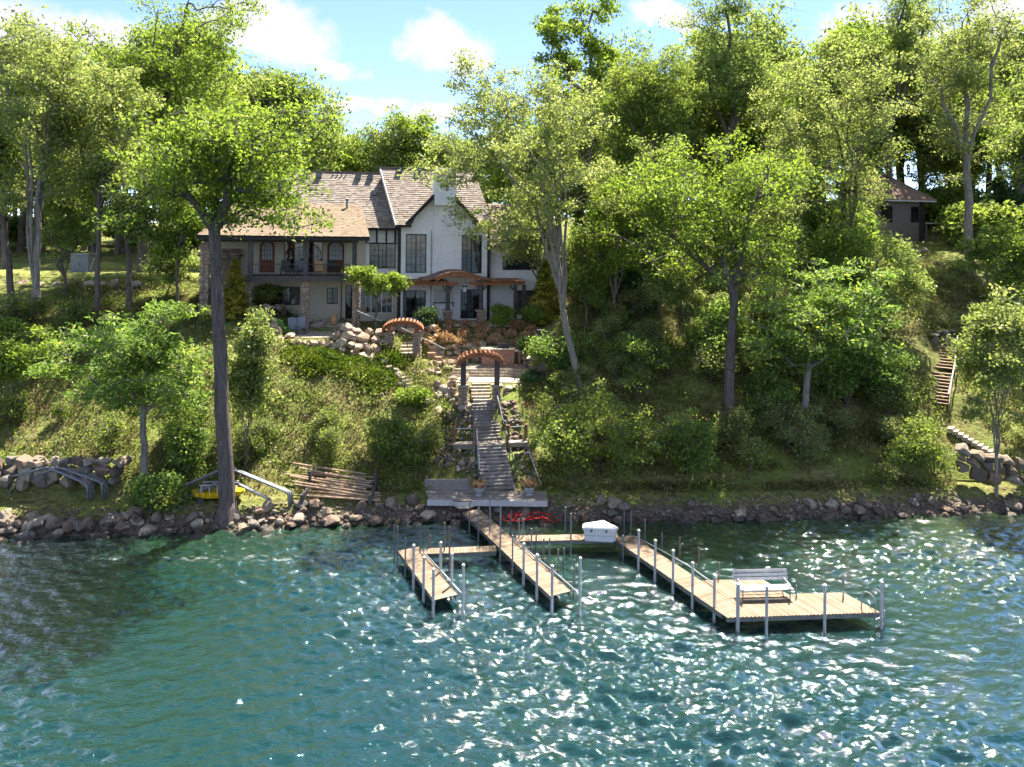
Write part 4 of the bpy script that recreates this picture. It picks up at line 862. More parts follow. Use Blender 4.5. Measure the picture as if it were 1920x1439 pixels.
# half timbering
for u in (-2.55, -1.75, -1.0, -.3): MB().b2(u - .07, u + .07, .93, .997, 6.16, 7.25).build('half_timber', M['dtimber'], hs)
MB().b2(-2.62, .08, .92, .996, 6.1, 6.155).build('half_timber', M['dtimber'], hs); MB().b2(-2.62, .08, .92, .996, 7.26, 7.4).build('half_timber', M['dtimber'], hs)
MB().tube([(-4.45, .98, 0), (-4.45, .98, 3.4)], .05).build('downspout', M['dsteel'], hs)
# wing roof with hipped left end
wr_ = MB(); wr_.slab([(-13.2, .55, 7.3), (.3, .55, 7.3), (-1.0, 5, 12.05), (-8.3, 5, 12.05)], .14); wr_.slab([(-13.2, 9.4, 7.3), (-13.2, .55, 7.3), (-8.3, 5, 12.05), (-8.31, 5.01, 12.05)], .14)
wr_.slab([(.3, 9.4, 7.3), (-13.2, 9.4, 7.3), (-8.3, 5, 12.05), (-1.0, 5, 12.05)], .14)
wr_ = wr_.build('wing_roof', M['dtimber'], hs)
shingles('shingles', [(-13.18, .53, 7.33), (-.3, .53, 7.33), (-1.1, 5, 12.08), (-8.28, 5, 12.08)], M['shing'], wr_, seed=7)
shingles('shingles', [(-13.22, 9.4, 7.33), (-13.22, .56, 7.33), (-8.3, 4.98, 12.08), (-8.3, 5.02, 12.08)], M['shing'], wr_, seed=8)
MB().bar((-13.3, .45, 7.36), (-8.3, 4.95, 12.14), .22, .06).build('hip_cap', M['shing'], wr_); MB().bar((-8.4, 5, 12.1), (-1.3, 5, 12.1), .26, .07).build('ridge_cap', M['shing3'], wr_)
MB().bar((-2.5, .5, 7.22), (-.1, .5, 7.22), .1, .18).build('fascia', M['dtimber'], wr_)
for u in (-7.5, -6.4, -3.2, -2.2):
    v = 4.55; z = 7.3 + (v - .55) * 1.067
    MB().b2(u - .19, u + .19, v - .28, v + .2, z - .05, z + .3).b2(u - .24, u + .24, v - .34, v + .22, z + .303, z + .35).build('roof_vent', M['dsteel'], wr_)
for u in (-5.3, -4.95, -4.6, -4.25):
    v = 4.6; z = 7.3 + (v - .55) * 1.067; MB().tube([(u, v, z - .1), (u, v, z + .42)], .055).build('vent_pipe', M['dsteel'], wr_)
v = 3.2; z = 7.3 + (v - .55) * 1.067; MB().b2(-2.1, -1.75, v - .3, v + .1, z - .05, z + .28).build('roof_vent', M['dsteel'], wr_)
# porch roof over the balcony
pr = MB().slab([(-14.3, -2.75, 6.6), (-2.4, -2.75, 6.6), (-3.0, 2.3, 9.2), (-12.6, 2.3, 9.2)], .16).build('porch_roof', M['dtimber'], hs)
shingles('shingles', [(-14.3, -2.8, 6.62), (-2.38, -2.8, 6.62), (-2.98, 2.35, 9.26), (-12.6, 2.35, 9.26)], M['shing2'], pr, .17, .2, seed=9, thick=.03)
MB().bar((-14.3, -2.72, 6.42), (-2.4, -2.72, 6.42), .1, .2).build('fascia', M['dtimber'], pr)
vp = MB().tube([(-4.1, 1.6, 8.7), (-4.1, 1.6, 9.55)], .09, 8).lathe((-4.1, 1.6, 9.55), [(.16, 0), (.16, .1), (.03, .16)], 8).build('vent_pipe', M['steel'], pr)
# balcony
bal = MB().b2(-11.25, -3.2, -2.3, .99, 3.42, 3.66).b2(-11.3, -3.15, -2.4, -2.305, 3.3, 3.7).build('balcony', M['gtimber'], hs)
for u in (-10.84, -6.97, -3.47): MB().b2(u - .17, u + .17, -2.2, -1.86, 3.663, 6.4).build('column', M['gtimber'], bal)
MB().b2(-14.0, -3.2, -2.18, -1.88, 6.16, 6.4).build('beam', M['dtimber'], bal)
for a, b in ((-10.63, -7.16),(-6.78, -3.66)) if False else ((-10.63, -7.16), (-6.78, -3.66)):
    rl = MB().bar((a, -2.1, 4.55), (b, -2.1, 4.55), .05, .05).bar((a, -2.1, 3.8), (b, -2.1, 3.8), .03, .03).build('railing', M['black'], bal)
    n = int((b - a) / .16)
    mb = MB()
    for k in range(1, n): u = a + (b - a) * k / n; mb.b2(u - .008, u + .008, -2.108, -2.092, 3.8, 4.53)
    q = mb.build('balusters', M['black'], rl); q['kind'] = 'stuff'
stv = []
def rock_mesh(seed, sub=2, rough=.22, flatz=.8, boxy=.0):
    import bmesh
    bm = bmesh.new(); bmesh.ops.create_icosphere(bm, subdivisions=sub, radius=.5); r = np.random.default_rng(seed)
    k = r.normal(0, 1, (6, 3)); o = r.uniform(0, 6, 6); sc = r.uniform(.8, 1.2, 3)
    pl_n = r.normal(0, 1, (9, 3)); pl_n /= np.linalg.norm(pl_n, axis=1, keepdims=True); pl_d = r.uniform(.27, .42, 9)
    for v in bm.verts:
        c = np.array(v.co); d = c / np.linalg.norm(c)
        if boxy: c = d * .5 * (1 - boxy + boxy / np.max(np.abs(d)) * .9)
        f = 1 + rough * sum(math.sin(2.2 * float(d @ kk) + oo) for kk, oo in zip(k, o)) / 3
        c = c * f
        for pn, pd in zip(pl_n, pl_d):
            ex = float(c @ pn) - pd
            if ex > 0: c = c - pn * ex * .96
        v.co = c * sc * np.array([1, 1, flatz])
    me = bpy.data.meshes.new('stone'); bm.to_mesh(me); bm.free(); me.polygons.foreach_set('use_smooth', [True] * len(me.polygons)); me.set_sharp_from_angle(angle=R(24)); return me
PEBBLE = rock_mesh(299); ROCKS = [rock_mesh(300 + k, 3, .24, .8, .15) for k in range(12)]; BOULD = [rock_mesh(320 + k, 3, .26, .8, .35) for k in range(8)]; BLOCK = [rock_mesh(340 + k, 3, .14, .95, .8) for k in range(6)]
def rock_set(base, m):
    out = []
    for me in base: c = me.copy(); c.materials.clear(); c.materials.append(m); out.append(c)
    return out
R_SH, R_TE, B_SH, B_TE, K_TE, K_SH = rock_set(ROCKS, M['stone']), rock_set(ROCKS, M['terr']), rock_set(BOULD, M['stone']), rock_set(BOULD, M['terr']), rock_set(BLOCK, M['terr']), rock_set(BLOCK, M['stone'])
def stone(parent, p, s, pool, name='stone', flatz=1.0, tilt=.25):
    o = link(name, rnd.choice(pool)); o.parent = parent; o.location = p
    o.scale = (s * rnd.uniform(.85, 1.35), s * rnd.uniform(.85, 1.15), s * rnd.uniform(.75, 1.0) * flatz)
    o.rotation_euler = (rnd.uniform(-tilt, tilt), rnd.uniform(-tilt, tilt), rnd.uniform(0, 6.28)); return o
def stone_column(parent, name, u, v, w, z0, z1, taper=1.0):
    c = MB().b2(u - w * .36, u + w * .36, v - w * .36, v + w * .36, z0, z1).build(name, M['terr_i'], parent)
    z = z0
    while z < z1 - .05:
        h = min(rnd.uniform(.16, .3), z1 - z); f = 1 + (taper - 1) * (1 - (z - z0) / (z1 - z0))
        for sx, sy in ((-1, -1), (1, -1), (-1, 1), (1, 1)):
            o = link('stone', rnd.choice(K_TE)); o.parent = c; k = rnd.uniform(.4, .58)
            o.location = (u + sx * w * f * .26, v + sy * w * f * .26, z + h / 2); o.scale = (w * f * (k + .1), w * f * .6, h * 1.08); o.rotation_euler = (0, 0, rnd.uniform(-.1, .1))
        z += h
    return c
for u in (-6.97, -3.3, -11.0): stone_column(hs, 'stone_column', u, -2.0, .55, -.2, 3.28)
stone_column(hs, 'stone_column', -13.9, -2.0, .7, .5, 6.1); stone_column(hs, 'stone_fireplace', -12.6, .6, 1.5, 1.0, 5.6)
# right wing
rw = [(8.47, 11.5, 4.0, 5.2), (9.5, 12.0, .3, 2.3)]
wall('wall', M['brick'], hs, 7.31, 13.2, -.6, 6.05, .5, rw)
window(hs, *rw[0], .5, 3, 3); window(hs, *rw[1], .5, 3, 2)
rr = MB().slab([(7.3, .05, 6.0), (13.6, .05, 6.0), (13.0, 4, 9.6), (7.3, 4, 9.6)], .14).build('right_roof', M['dtimber'], hs)
shingles('shingles', [(7.32, .03, 6.03), (13.62, .03, 6.03), (13.0, 4, 9.63), (7.32, 4, 9.63)], M['shing2'], rr, .24, .28, seed=10)
MB().bar((7.31, 0, 5.93), (13.6, 0, 5.93), .1, .2).build('fascia', M['dtimber'], rr)
dg = MB().add([(8.2, .1, 6.05), (11.1, .1, 6.05), (9.67, .1, 7.7), (8.2, 2, 6.05), (11.1, 2, 6.05), (9.67, 2, 7.7)], [(0, 1, 2), (5, 4, 3), (1, 4, 5, 2), (2, 5, 3, 0)]).build('dormer', M['brick'], hs)
MB().slab([(7.95, -.1, 5.95), (9.67, -.1, 7.86), (9.67, 2.2, 7.86), (7.95, 2.2, 5.95)][::-1], .1).slab([(9.67, -.1, 7.86), (11.35, -.1, 5.95), (11.35, 2.2, 5.95), (9.67, 2.2, 7.86)][::-1], .1).build('dormer_roof', M['shing3'], dg)
MB().b2(7.3, 13.2, .8, 8, -.6, 5.8).build('rear_wall', M['darkwall'], hs); MB().b2(-13.9, 0, 1.4, 8.8, -.6, 6.9).build('rear_wall', M['darkwall'], hs)
# portico: arched shingled canopy, beams, posts on stone pedestals
po = empty('portico', HL(3.55, -1.1, 0), HTH, 'arched brown shingled portico with red-brown beams on dark posts against the white house', 'portico')
def PL(u, v, z): return (u - 3.6, v + 2, z)
prof = [(1.55, 3.36), (2.1, 3.42), (2.6, 3.58), (3.1, 3.8), (3.7, 3.96), (4.3, 4.0), (4.9, 3.95), (5.5, 3.8), (6.0, 3.6), (6.5, 3.44), (7.05, 3.36)]
mb = MB()
for (a, za), (b, zb) in zip(prof[:-1], prof[1:]): mb.slab([PL(a, -3.7, za), PL(b, -3.7, zb), PL(b, -.15, zb + .1), PL(a, -.15, za + .1)], .09)
cp = mb.build('canopy', M['timber'], po)
for i, ((a, za), (b, zb)) in enumerate(zip(prof[:-1], prof[1:])): shingles('shingles', [PL(a, -3.74, za + .004), PL(b, -3.74, zb + .004), PL(b, -.2, zb + .1), PL(a, -.2, za + .1)], M['shing3'], cp, .2, .25, seed=20 + i, thick=.03)
mb = MB()
for (a, za), (b, zb) in zip(prof[2:-3], prof[3:-2]): mb.bar(PL(a, -3.62, za - .2), PL(b, -3.62, zb - .2), .1, .2, (0, 0, 1))
mb.build('arch_rib', M['timber'], po)
for a, b in ((.1, 4.4), (5.3, 9.7)): MB().bar(PL(a, -3.2, 3.06), PL(b, -3.2, 3.06), .16, .22).build('beam', M['timber'], po)
for u in (.3, 1.2, 2.1, 3.0, 3.61, 6.21, 7.1, 8.0, 8.9, 9.6): MB().bar(PL(u, -3.45, 3.22), PL(u, -.02, 3.22), .08, .1).build('rafter', M['timber'], po)
MB().slab([PL(.0, -3.4, 3.28), PL(3.4, -3.4, 3.28), PL(3.4, -.02, 3.34), PL(.0, -.02, 3.34)], .04).build('roof_deck', M['timber'], po); MB().slab([PL(6.6, -3.4, 3.28), PL(9.8, -3.4, 3.28), PL(9.8, -.02, 3.34), PL(6.6, -.02, 3.34)], .04).build('roof_deck', M['timber'], po)
for u in (3.61, 6.21):
    MB().lathe(PL(u, -3.2, 1.02), [(.24, 0), (.24, .1), (.17, .14), (.16, 1.7), (.24, 1.82), (.24, 1.92)], 10).build('post', M['gtimber'], po)
    c = stone_column(po, 'pedestal', u - 3.6, -1.2, .72, -.1, .96, .8); MB().b2(u - 4.02, u - 3.18, -1.62, -.78, .962, 1.02).build('pedestal_cap', M['flag'], po)
for u in (.3, 8.95, 9.65): MB().b2(*[u - 3.6 - .12, u - 3.6 + .12], -1.32, -1.08, 0, 2.94).build('post', M['gtimber'], po)
for u, s in ((3.61, -1), (3.61, 1), (6.21, -1), (6.21, 1), (8.95, -1)): MB().bar(PL(u, -3.2, 2.4), PL(u + s * .45, -3.2, 2.92), .1, .12).build('brace', M['gtimber'], po)
ln = empty('lantern', HL(4.85, -2.4, 2.42), HTH, 'glass and metal lantern hanging under the portico arch', 'lantern')
MB().lathe((0, 0, 0), [(.06, 0), (.15, .06), (.18, .4), (.12, .5), (.03, .6)], 6).build('shade', M['curtain'], ln); MB().tube([(0, 0, .6), (0, 0, 1.05)], .012).build('chain', M['black'], ln)
MB().lathe((0, 0, 0), [(.19, .395), (.2, .42), (.12, .52)], 6).build('cap', M['black'], ln)
tv = empty('wall_panel', HL(3.5, -.09, 1.45), HTH, 'grey covered wall panel with a dark ledge left of the french doors', 'wall panel')
MB().b2(-.75, .75, -.06, .03, 0, 1.0).build('panel', M['pvc'], tv); MB().b2(-.8, .85, -.2, .03, -.07, -.005).build('ledge', M['dtimber'], tv)
MB().b2(-.78, -.72, -.15, .03, -.4, -.07).build('bracket', M['dtimber'], tv); MB().b2(.74, .8, -.15, .03, -.4, -.07).build('bracket', M['dtimber'], tv)
rg = empty('wire_hoop', HL(7.75, -1.2, .1), HTH, 'thin round metal hoop standing by the white wall right of the portico', 'hoop')
MB().tube([(.42 * math.cos(t), 0, .75 + .62 * math.sin(t)) for t in np.linspace(-.5, math.pi + .5, 16)], .02).build('ring', M['dsteel'], rg); MB().tube([(0, 0, -.1), (0, 0, .2)], .02).build('spike', M['dsteel'], rg)

# balcony furniture
def armchair(label, p, rz, m, name='armchair'):
    e = empty(name, p, rz, label, 'chair')
    MB().b2(-.33, .33, -.3, .3, .36, .44).build('seat', m, e); MB().box((0, .3, .78), (.64, .06, .7), M=Matrix.Rotation(R(-12), 3, 'X')).build('backrest', m, e)
    for x in (-.3, .3):
        MB().b2(x - .03, x + .03, -.3, .3, .6, .645).build('arm', m, e)
        for y in (-.27, .25): MB().b2(x - .025, x + .025, y - .025, y + .025, 0, .36 if y > 0 else .6).build('leg', m, e)
    return e
armchair('tan cane armchair on the balcony left of the arched red door', HL(-6.0, -1.6, 3.66), HTH + R(170), M['tan'])
armchair('dark armchair on the balcony in front of the wide red-framed window', HL(-8.5, -1.2, 3.66), HTH, M['black'])
armchair('dark armchair between the tan armchair and the arched door', HL(-5.0, -.7, 3.66), HTH + .4, M['black'])
armchair('dark armchair on the balcony behind the middle column', HL(-7.5, -.9, 3.66), HTH - .4, M['dsteel'])
pt = empty('planter', HL(-4.0, -2.0, 3.66), HTH, 'small tan planter at the right end of the balcony', 'planter')
MB().lathe((0, 0, 0), [(.16, 0), (.22, .35), (.25, .5), (.2, .5)], 10).build('pot', M['tan'], pt)
tb = empty('balcony_table', HL(-8.0, -1.6, 3.66), HTH, 'low dark table between the armchairs on the balcony', 'table')
MB().b2(-.4, .4, -.3, .3, .5, .55).build('table_top', M['black'], tb)
for x in (-.35, .35):
    for y in (-.25, .25): MB().b2(x - .025, x + .025, y - .025, y + .025, 0, .5).build('leg', M['black'], tb)
# ------------------------------------------------------------------ neighbour's cabin on the right hilltop
cY = 68.0; cb = P(1690, 452, cY); cab = empty('cabin', (cb.x, cb.y, hz(cb.x, cb.y)), R(8), 'brown shingled cabin half hidden by trees on the right hilltop', 'cabin')
cz = P(1700, 376, cY).z - cab.location.z; ct = P(1690, 322, cY).z - cab.location.z
wall('wall', M['darkwall'], cab, -6, 2.4, -1, cz, 0, [(1.0, 1.9, cz - 2.2, cz - .6), (-2.4, -1.0, cz - 2.2, cz - .6)]); MB().b2(-6, 2.4, .26, 6, -1, cz).build('rear_wall', M['darkwall'], cab)
window(cab, 1.0, 1.9, cz - 2.2, cz - .6, 0, 1, 3); window(cab, -2.4, -1.0, cz - 2.2, cz - .6, 0, 2, 3)
cr_ = MB().slab([(-6.6, -.7, cz), (3.1, -.7, cz), (.2, 3, ct), (-4, 3, ct)], .15).slab([(3.1, -.7, cz), (3.1, 6.6, cz), (.2, 3.01, ct), (.19, 3, ct)], .15).build('roof', M['dtimber'], cab)
shingles('shingles', [(-6.6, -.73, cz + .02), (3.1, -.73, cz + .02), (.2, 3, ct + .03), (-4, 3, ct + .03)], M['shing3'], cr_, .26, .3, seed=30); shingles('shingles', [(3.13, -.7, cz + .02), (3.13, 6.6, cz + .02), (.21, 3.01, ct + .03), (.2, 3, ct + .03)], M['shing3'], cr_, .26, .3, seed=31)
MB().bar((-6.6, -.75, cz - .1), (3.15, -.75, cz - .1), .12, .16).build('gutter', M['whitew'], cr_); MB().bar((3.2, -.75, cz + .06), (.2, 3, ct + .08), .2, .07).build('hip_cap', M['shing'], cr_)
MB().b2(1.95, 2.45, -.1, -.01, -1, cz - .1).build('corner_board', M['dtimber'], cab)
dk = P(1758, 419, 67); d_ = empty('garden_rail', (dk.x, dk.y, hz(dk.x, dk.y)), 0, 'pale horizontal rail on posts right of the cabin', 'railing')
zt = dk.z - d_.location.z; MB().bar((-1.2, 0, zt), (1.2, 0, zt), .1, .1).build('rail', M['whitew'], d_)
for x in (-1.1, 1.1): MB().b2(x - .05, x + .05, -.04, .04, -.3, zt - .052).build('post', M['darkwall'], d_)
for i, px in enumerate((1836, 1856)):
    b = P(px, 436, 58.5); e = empty('garden_hoop', (b.x, b.y, hz(b.x, b.y)), 0, ['left', 'right'][i] + ' one of two thin pale garden hoops right of the pale trunk', 'hoop', 'garden hoops on the hilltop')
    MB().tube([(.75 - .95 * math.cos(t), 0, .85 + .95 * math.sin(t)) for t in np.linspace(-1.0, 1.5, 14)], .022).build('hoop', M['pvc'], e); MB().tube([(.24, 0, .1), (.4, 0, -.3)], .022).build('spike', M['pvc'], e)
cbp = P(157, 502, 60); cbx = empty('utility_cabinet', (cbp.x, cbp.y, hz(cbp.x, cbp.y)), R(-8), 'dark grey utility cabinet on the lawn at the left', 'cabinet')
MB().b2(-.85, .85, -.5, .5, -.1, 1.55).build('body', M['box'], cbx); MB().b2(-.9, .9, -.55, .55, 1.553, 1.63).build('lid', M['steel'], cbx); MB().b2(-.03, .03, -.53, -.502, .6, .8).build('handle', M['black'], cbx)
tp = P(383, 487, 50); te = empty('hanging_feeder', (tp.x, tp.y, tp.z - 1.9), 0, 'small teal bucket on a pole beside the tall bare trunk', 'bucket')
MB().lathe((0, 0, 1.7), [(.13, 0), (.18, .3), (.18, .33)], 10).build('bucket', M['teal'], te); MB().tube([(0, 0, -1), (0, 0, 1.72)], .025).build('pole', M['rust'], te)
# ------------------------------------------------------------------ docks
DZ = .55
def dock(name, label, a, b, wa, m='deck', pl=.145, zt=DZ, joist=True):
    """a, b: centre line ends on the plan; planks lie across it"""
    a = Vector((a[0], a[1], 0)); b = Vector((b[0], b[1], 0)); d = (b - a); L = d.length; rz = math.atan2(d.y, d.x)
    e = empty(name, (a.x, a.y, 0), rz, label, 'dock'); n = int(L / pl)
    me = MB().box((0, 0, 0), (wa, L / n - .012, .035)).data('plank'); me.materials.append(M[m])
    for i in range(n):
        o = link('plank', me, None, e); o.location = ((i + .5) * L / n, rnd.uniform(-.008, .008), zt - .018 + rnd.uniform(-.003, .003)); o.rotation_euler = (0, 0, R(90) + rnd.uniform(-.004, .004))
    for y in (-wa / 2 + .05, wa / 2 - .05): MB().b2(0.01, L - .01, y - .03, y + .03, zt - .2, zt - .04).build('stringer', M['dsteel'], e)
    return e
def post(e, px, ytop, ybase, m='pvc', r=.055, zb=0.0, name='post'):
    p = PZ(px, ybase, zb); top = P(px, ytop, p.y)
    mb = MB().tube([(0, 0, -2.0), (0, 0, top.z)], r, 8)
    if m == 'pvc': mb.lathe((0, 0, top.z - .02), [(r * 1.25, 0), (r * 1.25, .06), (r * .5, .1)], 8)
    o = mb.build(name, M[m]); 
    if e is not None:
        o.parent = e; o.matrix_parent_inverse = e_inv(e)
    o.location = (p.x, p.y, 0); return o
def e_inv(e): return (Matrix.Translation(e.location) @ Matrix.Rotation(e.rotation_euler.z, 4, 'Z')).inverted()
def rail(e, pts, r, m, name='rail'):
    o = MB().tube(pts, r, 6).build(name, M[m]); o.parent = e; o.matrix_parent_inverse = e_inv(e); return o
m0, m1 = PZ(882, 957, DZ), PZ(1052, 1113, DZ)
mainD = dock('main_dock', 'long wooden dock running out from the shore deck between two other docks', m0, m1, .98)
l0, l1 = PZ(766, 1029, DZ), PZ(836, 1120, DZ)
leftD = dock('left_dock', 'short leftmost wooden dock finger with white posts', l0, l1, 1.0)
r0_, r1_ = PZ(1166, 1006, DZ), PZ(1391, 1158, DZ)
dq = (Vector(r1_) - Vector(r0_)).normalized(); rightD = dock('right_dock', 'long right-hand wooden dock leading to the bench platform', r0_, Vector(r1_) - dq * .5, 1.02)
c0, c1 = PZ(795, 1034, DZ), PZ(930, 1029, DZ)
crossL = dock('cross_walk', 'narrow orange-toned cross walk joining the left and main docks', c0, c1, .56, zt=DZ + .006)
c2, c3 = PZ(968, 1010, DZ), PZ(1160, 1006, DZ)
crossR = dock('cross_walk', 'narrow cross walk joining the main dock to the white dock box', c2, c3, .62, zt=DZ + .006)
# bench platform: planks parallel to the right dock
dv = (Vector(r1_) - Vector(r0_)); dv.z = 0; dv.normalize(); nv = Vector((-dv.y, dv.x, 0))
pf = empty('dock_platform', (r1_.x, r1_.y, 0), math.atan2(dv.y, dv.x), 'wide tan planked swimming platform at the end of the right dock', 'platform')
fr = PZ(1652, 1149, DZ); W_ = (Vector(fr) - Vector(r1_)).dot(nv); sl = (Vector(fr) - Vector(r1_)).dot(dv)
npl = 34
for i in range(npl):
    y = .53 + (W_ - .53) * (i + .5) / npl; x1 = sl * (y / W_) - .02; Lp = 2.05 if y < 2.95 else 1.62
    if 0 < y < 2.95: Lp = 3.0
    o = link('plank', MB().box((0, 0, 0), (Lp, (W_ - .53) / npl - .014, .035)).data('plank'), M['deck'], pf); o.location = (x1 - Lp / 2, y, DZ - .018 + rnd.uniform(-.003, .003))
for i in range(7):
    y = -.51 + 1.03 * (i + .5) / 7; x1 = sl * (y / W_) - .02; link('plank', MB().b2(-.49, x1, y - .067, y + .067, DZ - .035, DZ).data('plank'), M['deck'], pf)
MB().bar((sl * -.1 - .08, -.5, DZ - .12), (sl * .1 - .08, .5, DZ - .12), .06, .15).build('stringer', M['dsteel'], pf)
for k, off in enumerate((.08, 1.5)): MB().bar((sl * .1 - off, .5, DZ - .12), (sl - off, W_, DZ - .12), .06, .15).build('stringer', M['dsteel'], pf)
for px, yt, yb in [(775, 1024, 1107), (794, 1047, 1130), (812, 1069, 1156), (868, 1061, 1152)]: post(leftD, px, yt, yb)
for px, yt, yb in [(826, 1019, 1073), (847, 1040, 1098)]: post(leftD, px, yt, yb, zb=DZ)
for px, yt, yb in [(739, 984, 1057), (744.6, 987, 1066), (759.6, 1009, 1086)]: post(leftD, px, yt, yb, 'dsteel', .032)
post(leftD, 787.7, 984, 1037, 'dsteel', .03, DZ); post(crossL, 806, 1003, 1050, 'rust', .03)
for px, yt, yb in [(981.5, 1021, 1100), (1006.5, 1042, 1124), (1034.6, 1063, 1152), (1087, 1048, 1150)]: post(mainD, px, yt, yb)
for px, yt, yb in [(880, 940, 998), (897, 952, 1017), (918, 930, 1022), (937.7, 949, 1055), (960.6, 1004, 1078)]: post(mainD, px, yt, yb, 'steel', .036)
for px, yt, yb in [(957.5, 958, 1013), (972.7, 973, 1030), (981, 973, 1029), (996, 991, 1048), (1005, 990, 1046), (1019, 1010, 1069), (1030, 1009, 1067), (1046, 1030, 1094), (1057, 1028, 1086), (1076, 1050, 1117)]: post(mainD, px, yt, yb, 'steel' if yt % 2 else 'dsteel', .034)
for px, yt, yb in [(1197, 996, 1071), (1228, 1015, 1091), (1261.6, 1034, 1115), (1298, 1057, 1140), (1339, 1080, 1165)]: post(rightD, px, yt, yb)
for px, yt, yb in [(1170, 957, 1002), (1182.7, 957, 1007), (1168, 1004, 1048), (1209, 973, 1022), (1241, 998, 1037), (1274, 1008, 1058), (1310, 1027, 1079), (1348, 1055, 1111)]: post(rightD, px, yt, yb, 'rust' if px > 1250 else 'steel', .03)
for px, yt, yb in [(1383, 1097, 1185), (1437, 1102, 1190), (1546, 1099, 1187), (1652.5, 1093, 1180)]: post(pf, px, yt, yb, r=.07 if px < 1400 else .055)
post(pf, 1493, 1098, 1121, 'steel', .03, DZ); post(pf, 1581, 1077, 1120, 'dsteel', .03, DZ)
for i, (px, yt, yb, l) in enumerate([(833, 980, 1057, 'left one of two thin brown posts in the water between the docks'), (842, 987, 1065, 'right one of two thin brown posts in the water between the docks'), (1059.6, 951, 1004, 'thin steel post near the shore right of the red cables'), (1070, 963, 1040, 'thin steel post in the water behind the right cross walk')]):
    o = post(None, px, yt, yb, 'rust' if i < 2 else 'steel', .035, name='mooring_post'); tag(o, l, 'post', 'free-standing mooring posts')
def side_rail(e, pts, z=DZ, two=True):
    q = [PZ(px, py, DZ) for px, py in pts]
    rail(e, [(p.x, p.y, z + .12) for p in q], .028, 'steel')
    if two: rail(e, [(p.x + .12, p.y + .05, z - .02) for p in q], .028, 'steel')
side_rail(mainD, [(963, 1014), (1000, 1047), (1045, 1083), (1080, 1114)]); side_rail(leftD, [(790, 1037), (826, 1075), (863, 1117)]); side_rail(rightD, [(1180, 1006), (1230, 1032), (1290, 1066), (1342, 1103)], two=False)
# cross braces thrown between the rail posts
for px, py in [(985, 1028), (1010, 1049), (1034, 1071), (1058, 1093)]:
    p = PZ(px, py, DZ); rail(mainD, [(p.x + .35, p.y + .12, DZ - .02), (p.x - .25, p.y - .1, DZ + .05)], .02, 'rust', 'brace')
# swim ladder
lp = PZ(1622, 1137, DZ); lad = empty('swim_ladder', (lp.x, lp.y, DZ), math.atan2(dv.y, dv.x), 'thin metal swim ladder with curved handles at the platform end', 'ladder')
for y in (-.25, .25): MB().tube([(0, y, -.3)] + [(.05 + .28 - .28 * math.cos(t), y, .45 + .28 * math.sin(t)) for t in np.linspace(0, math.pi, 9)] + [(.61, y, -1.6)], .022).build('handle', M['steel'], lad)
for k in range(4): MB().bar((.61, -.25, -.15 - k * .28), (.61, .25, -.15 - k * .28), .06, .03).build('rung', M['steel'], lad)
# bench
bp = PZ(1432, 1122, DZ); be = empty('bench', (bp.x, bp.y, DZ), R(4), 'white slatted bench on the swimming platform', 'bench')
for k in range(3): MB().box((0, .33 + k * .05, .62 + k * .13), (2.25, .03, .105), M=Matrix.Rotation(R(-18), 3, 'X')).build('back_slat', M['whitew'], be)
for k in range(4): MB().box((0, -.17 + k * .125, .43 - k * .008), (2.2, .1, .035)).build('seat_slat', M['whitew'], be)
for x in (-.95, .95):
    MB().tube([(x, -.25, 0), (x, -.24, .4), (x, .2, .39), (x, .31, .52), (x, .47, .98)], .024).build('frame', M['dsteel'], be)
    MB().tube([(x, .38, 0), (x, .22, .38)], .024).build('leg', M['dsteel'], be); MB().bar((x, -.3, .61), (x, .36, .64), .06, .03).build('arm', M['dsteel'], be); MB().tube([(x, -.24, .4), (x, -.27, .6)], .02).build('arm_post', M['dsteel'], be)
MB().bar((-.95, -.25, .07), (.95, -.25, .07), .035, .035).build('stretcher', M['dsteel'], be); MB().bar((-.95, .33, .1), (.95, .33, .1), .035, .035).build('stretcher', M['dsteel'], be)
# corner dock box
bx0 = PZ(1124, 1012, DZ); bx = empty('dock_box', (bx0.x, bx0.y, DZ), R(-4), 'white corner dock box with sloping lid where the docks meet', 'dock box')
poly = [(-.75, -.28), (.62, -.3), (.8, -.12), (.2, .55), (-.72, .1)]
MB().prism(poly, .02, .56, .93).build('body', M['white'], bx); MB().prism([(x * 1.08, y * 1.1) for x, y in poly], .563, .66, 1.0).prism([(x * .98, y) for x, y in poly], .662, .7, 1.06).build('lid', M['white'], bx)
MB().bar((-.7, -.287, .3), (.58, -.306, .3), .012, .02).build('seam', M['pvc'], bx)
for x_ in (-.4, .3): MB().b2(x_ - .04, x_ + .04, -.335, -.31, .46, .6).build('latch', M['dsteel'], bx)
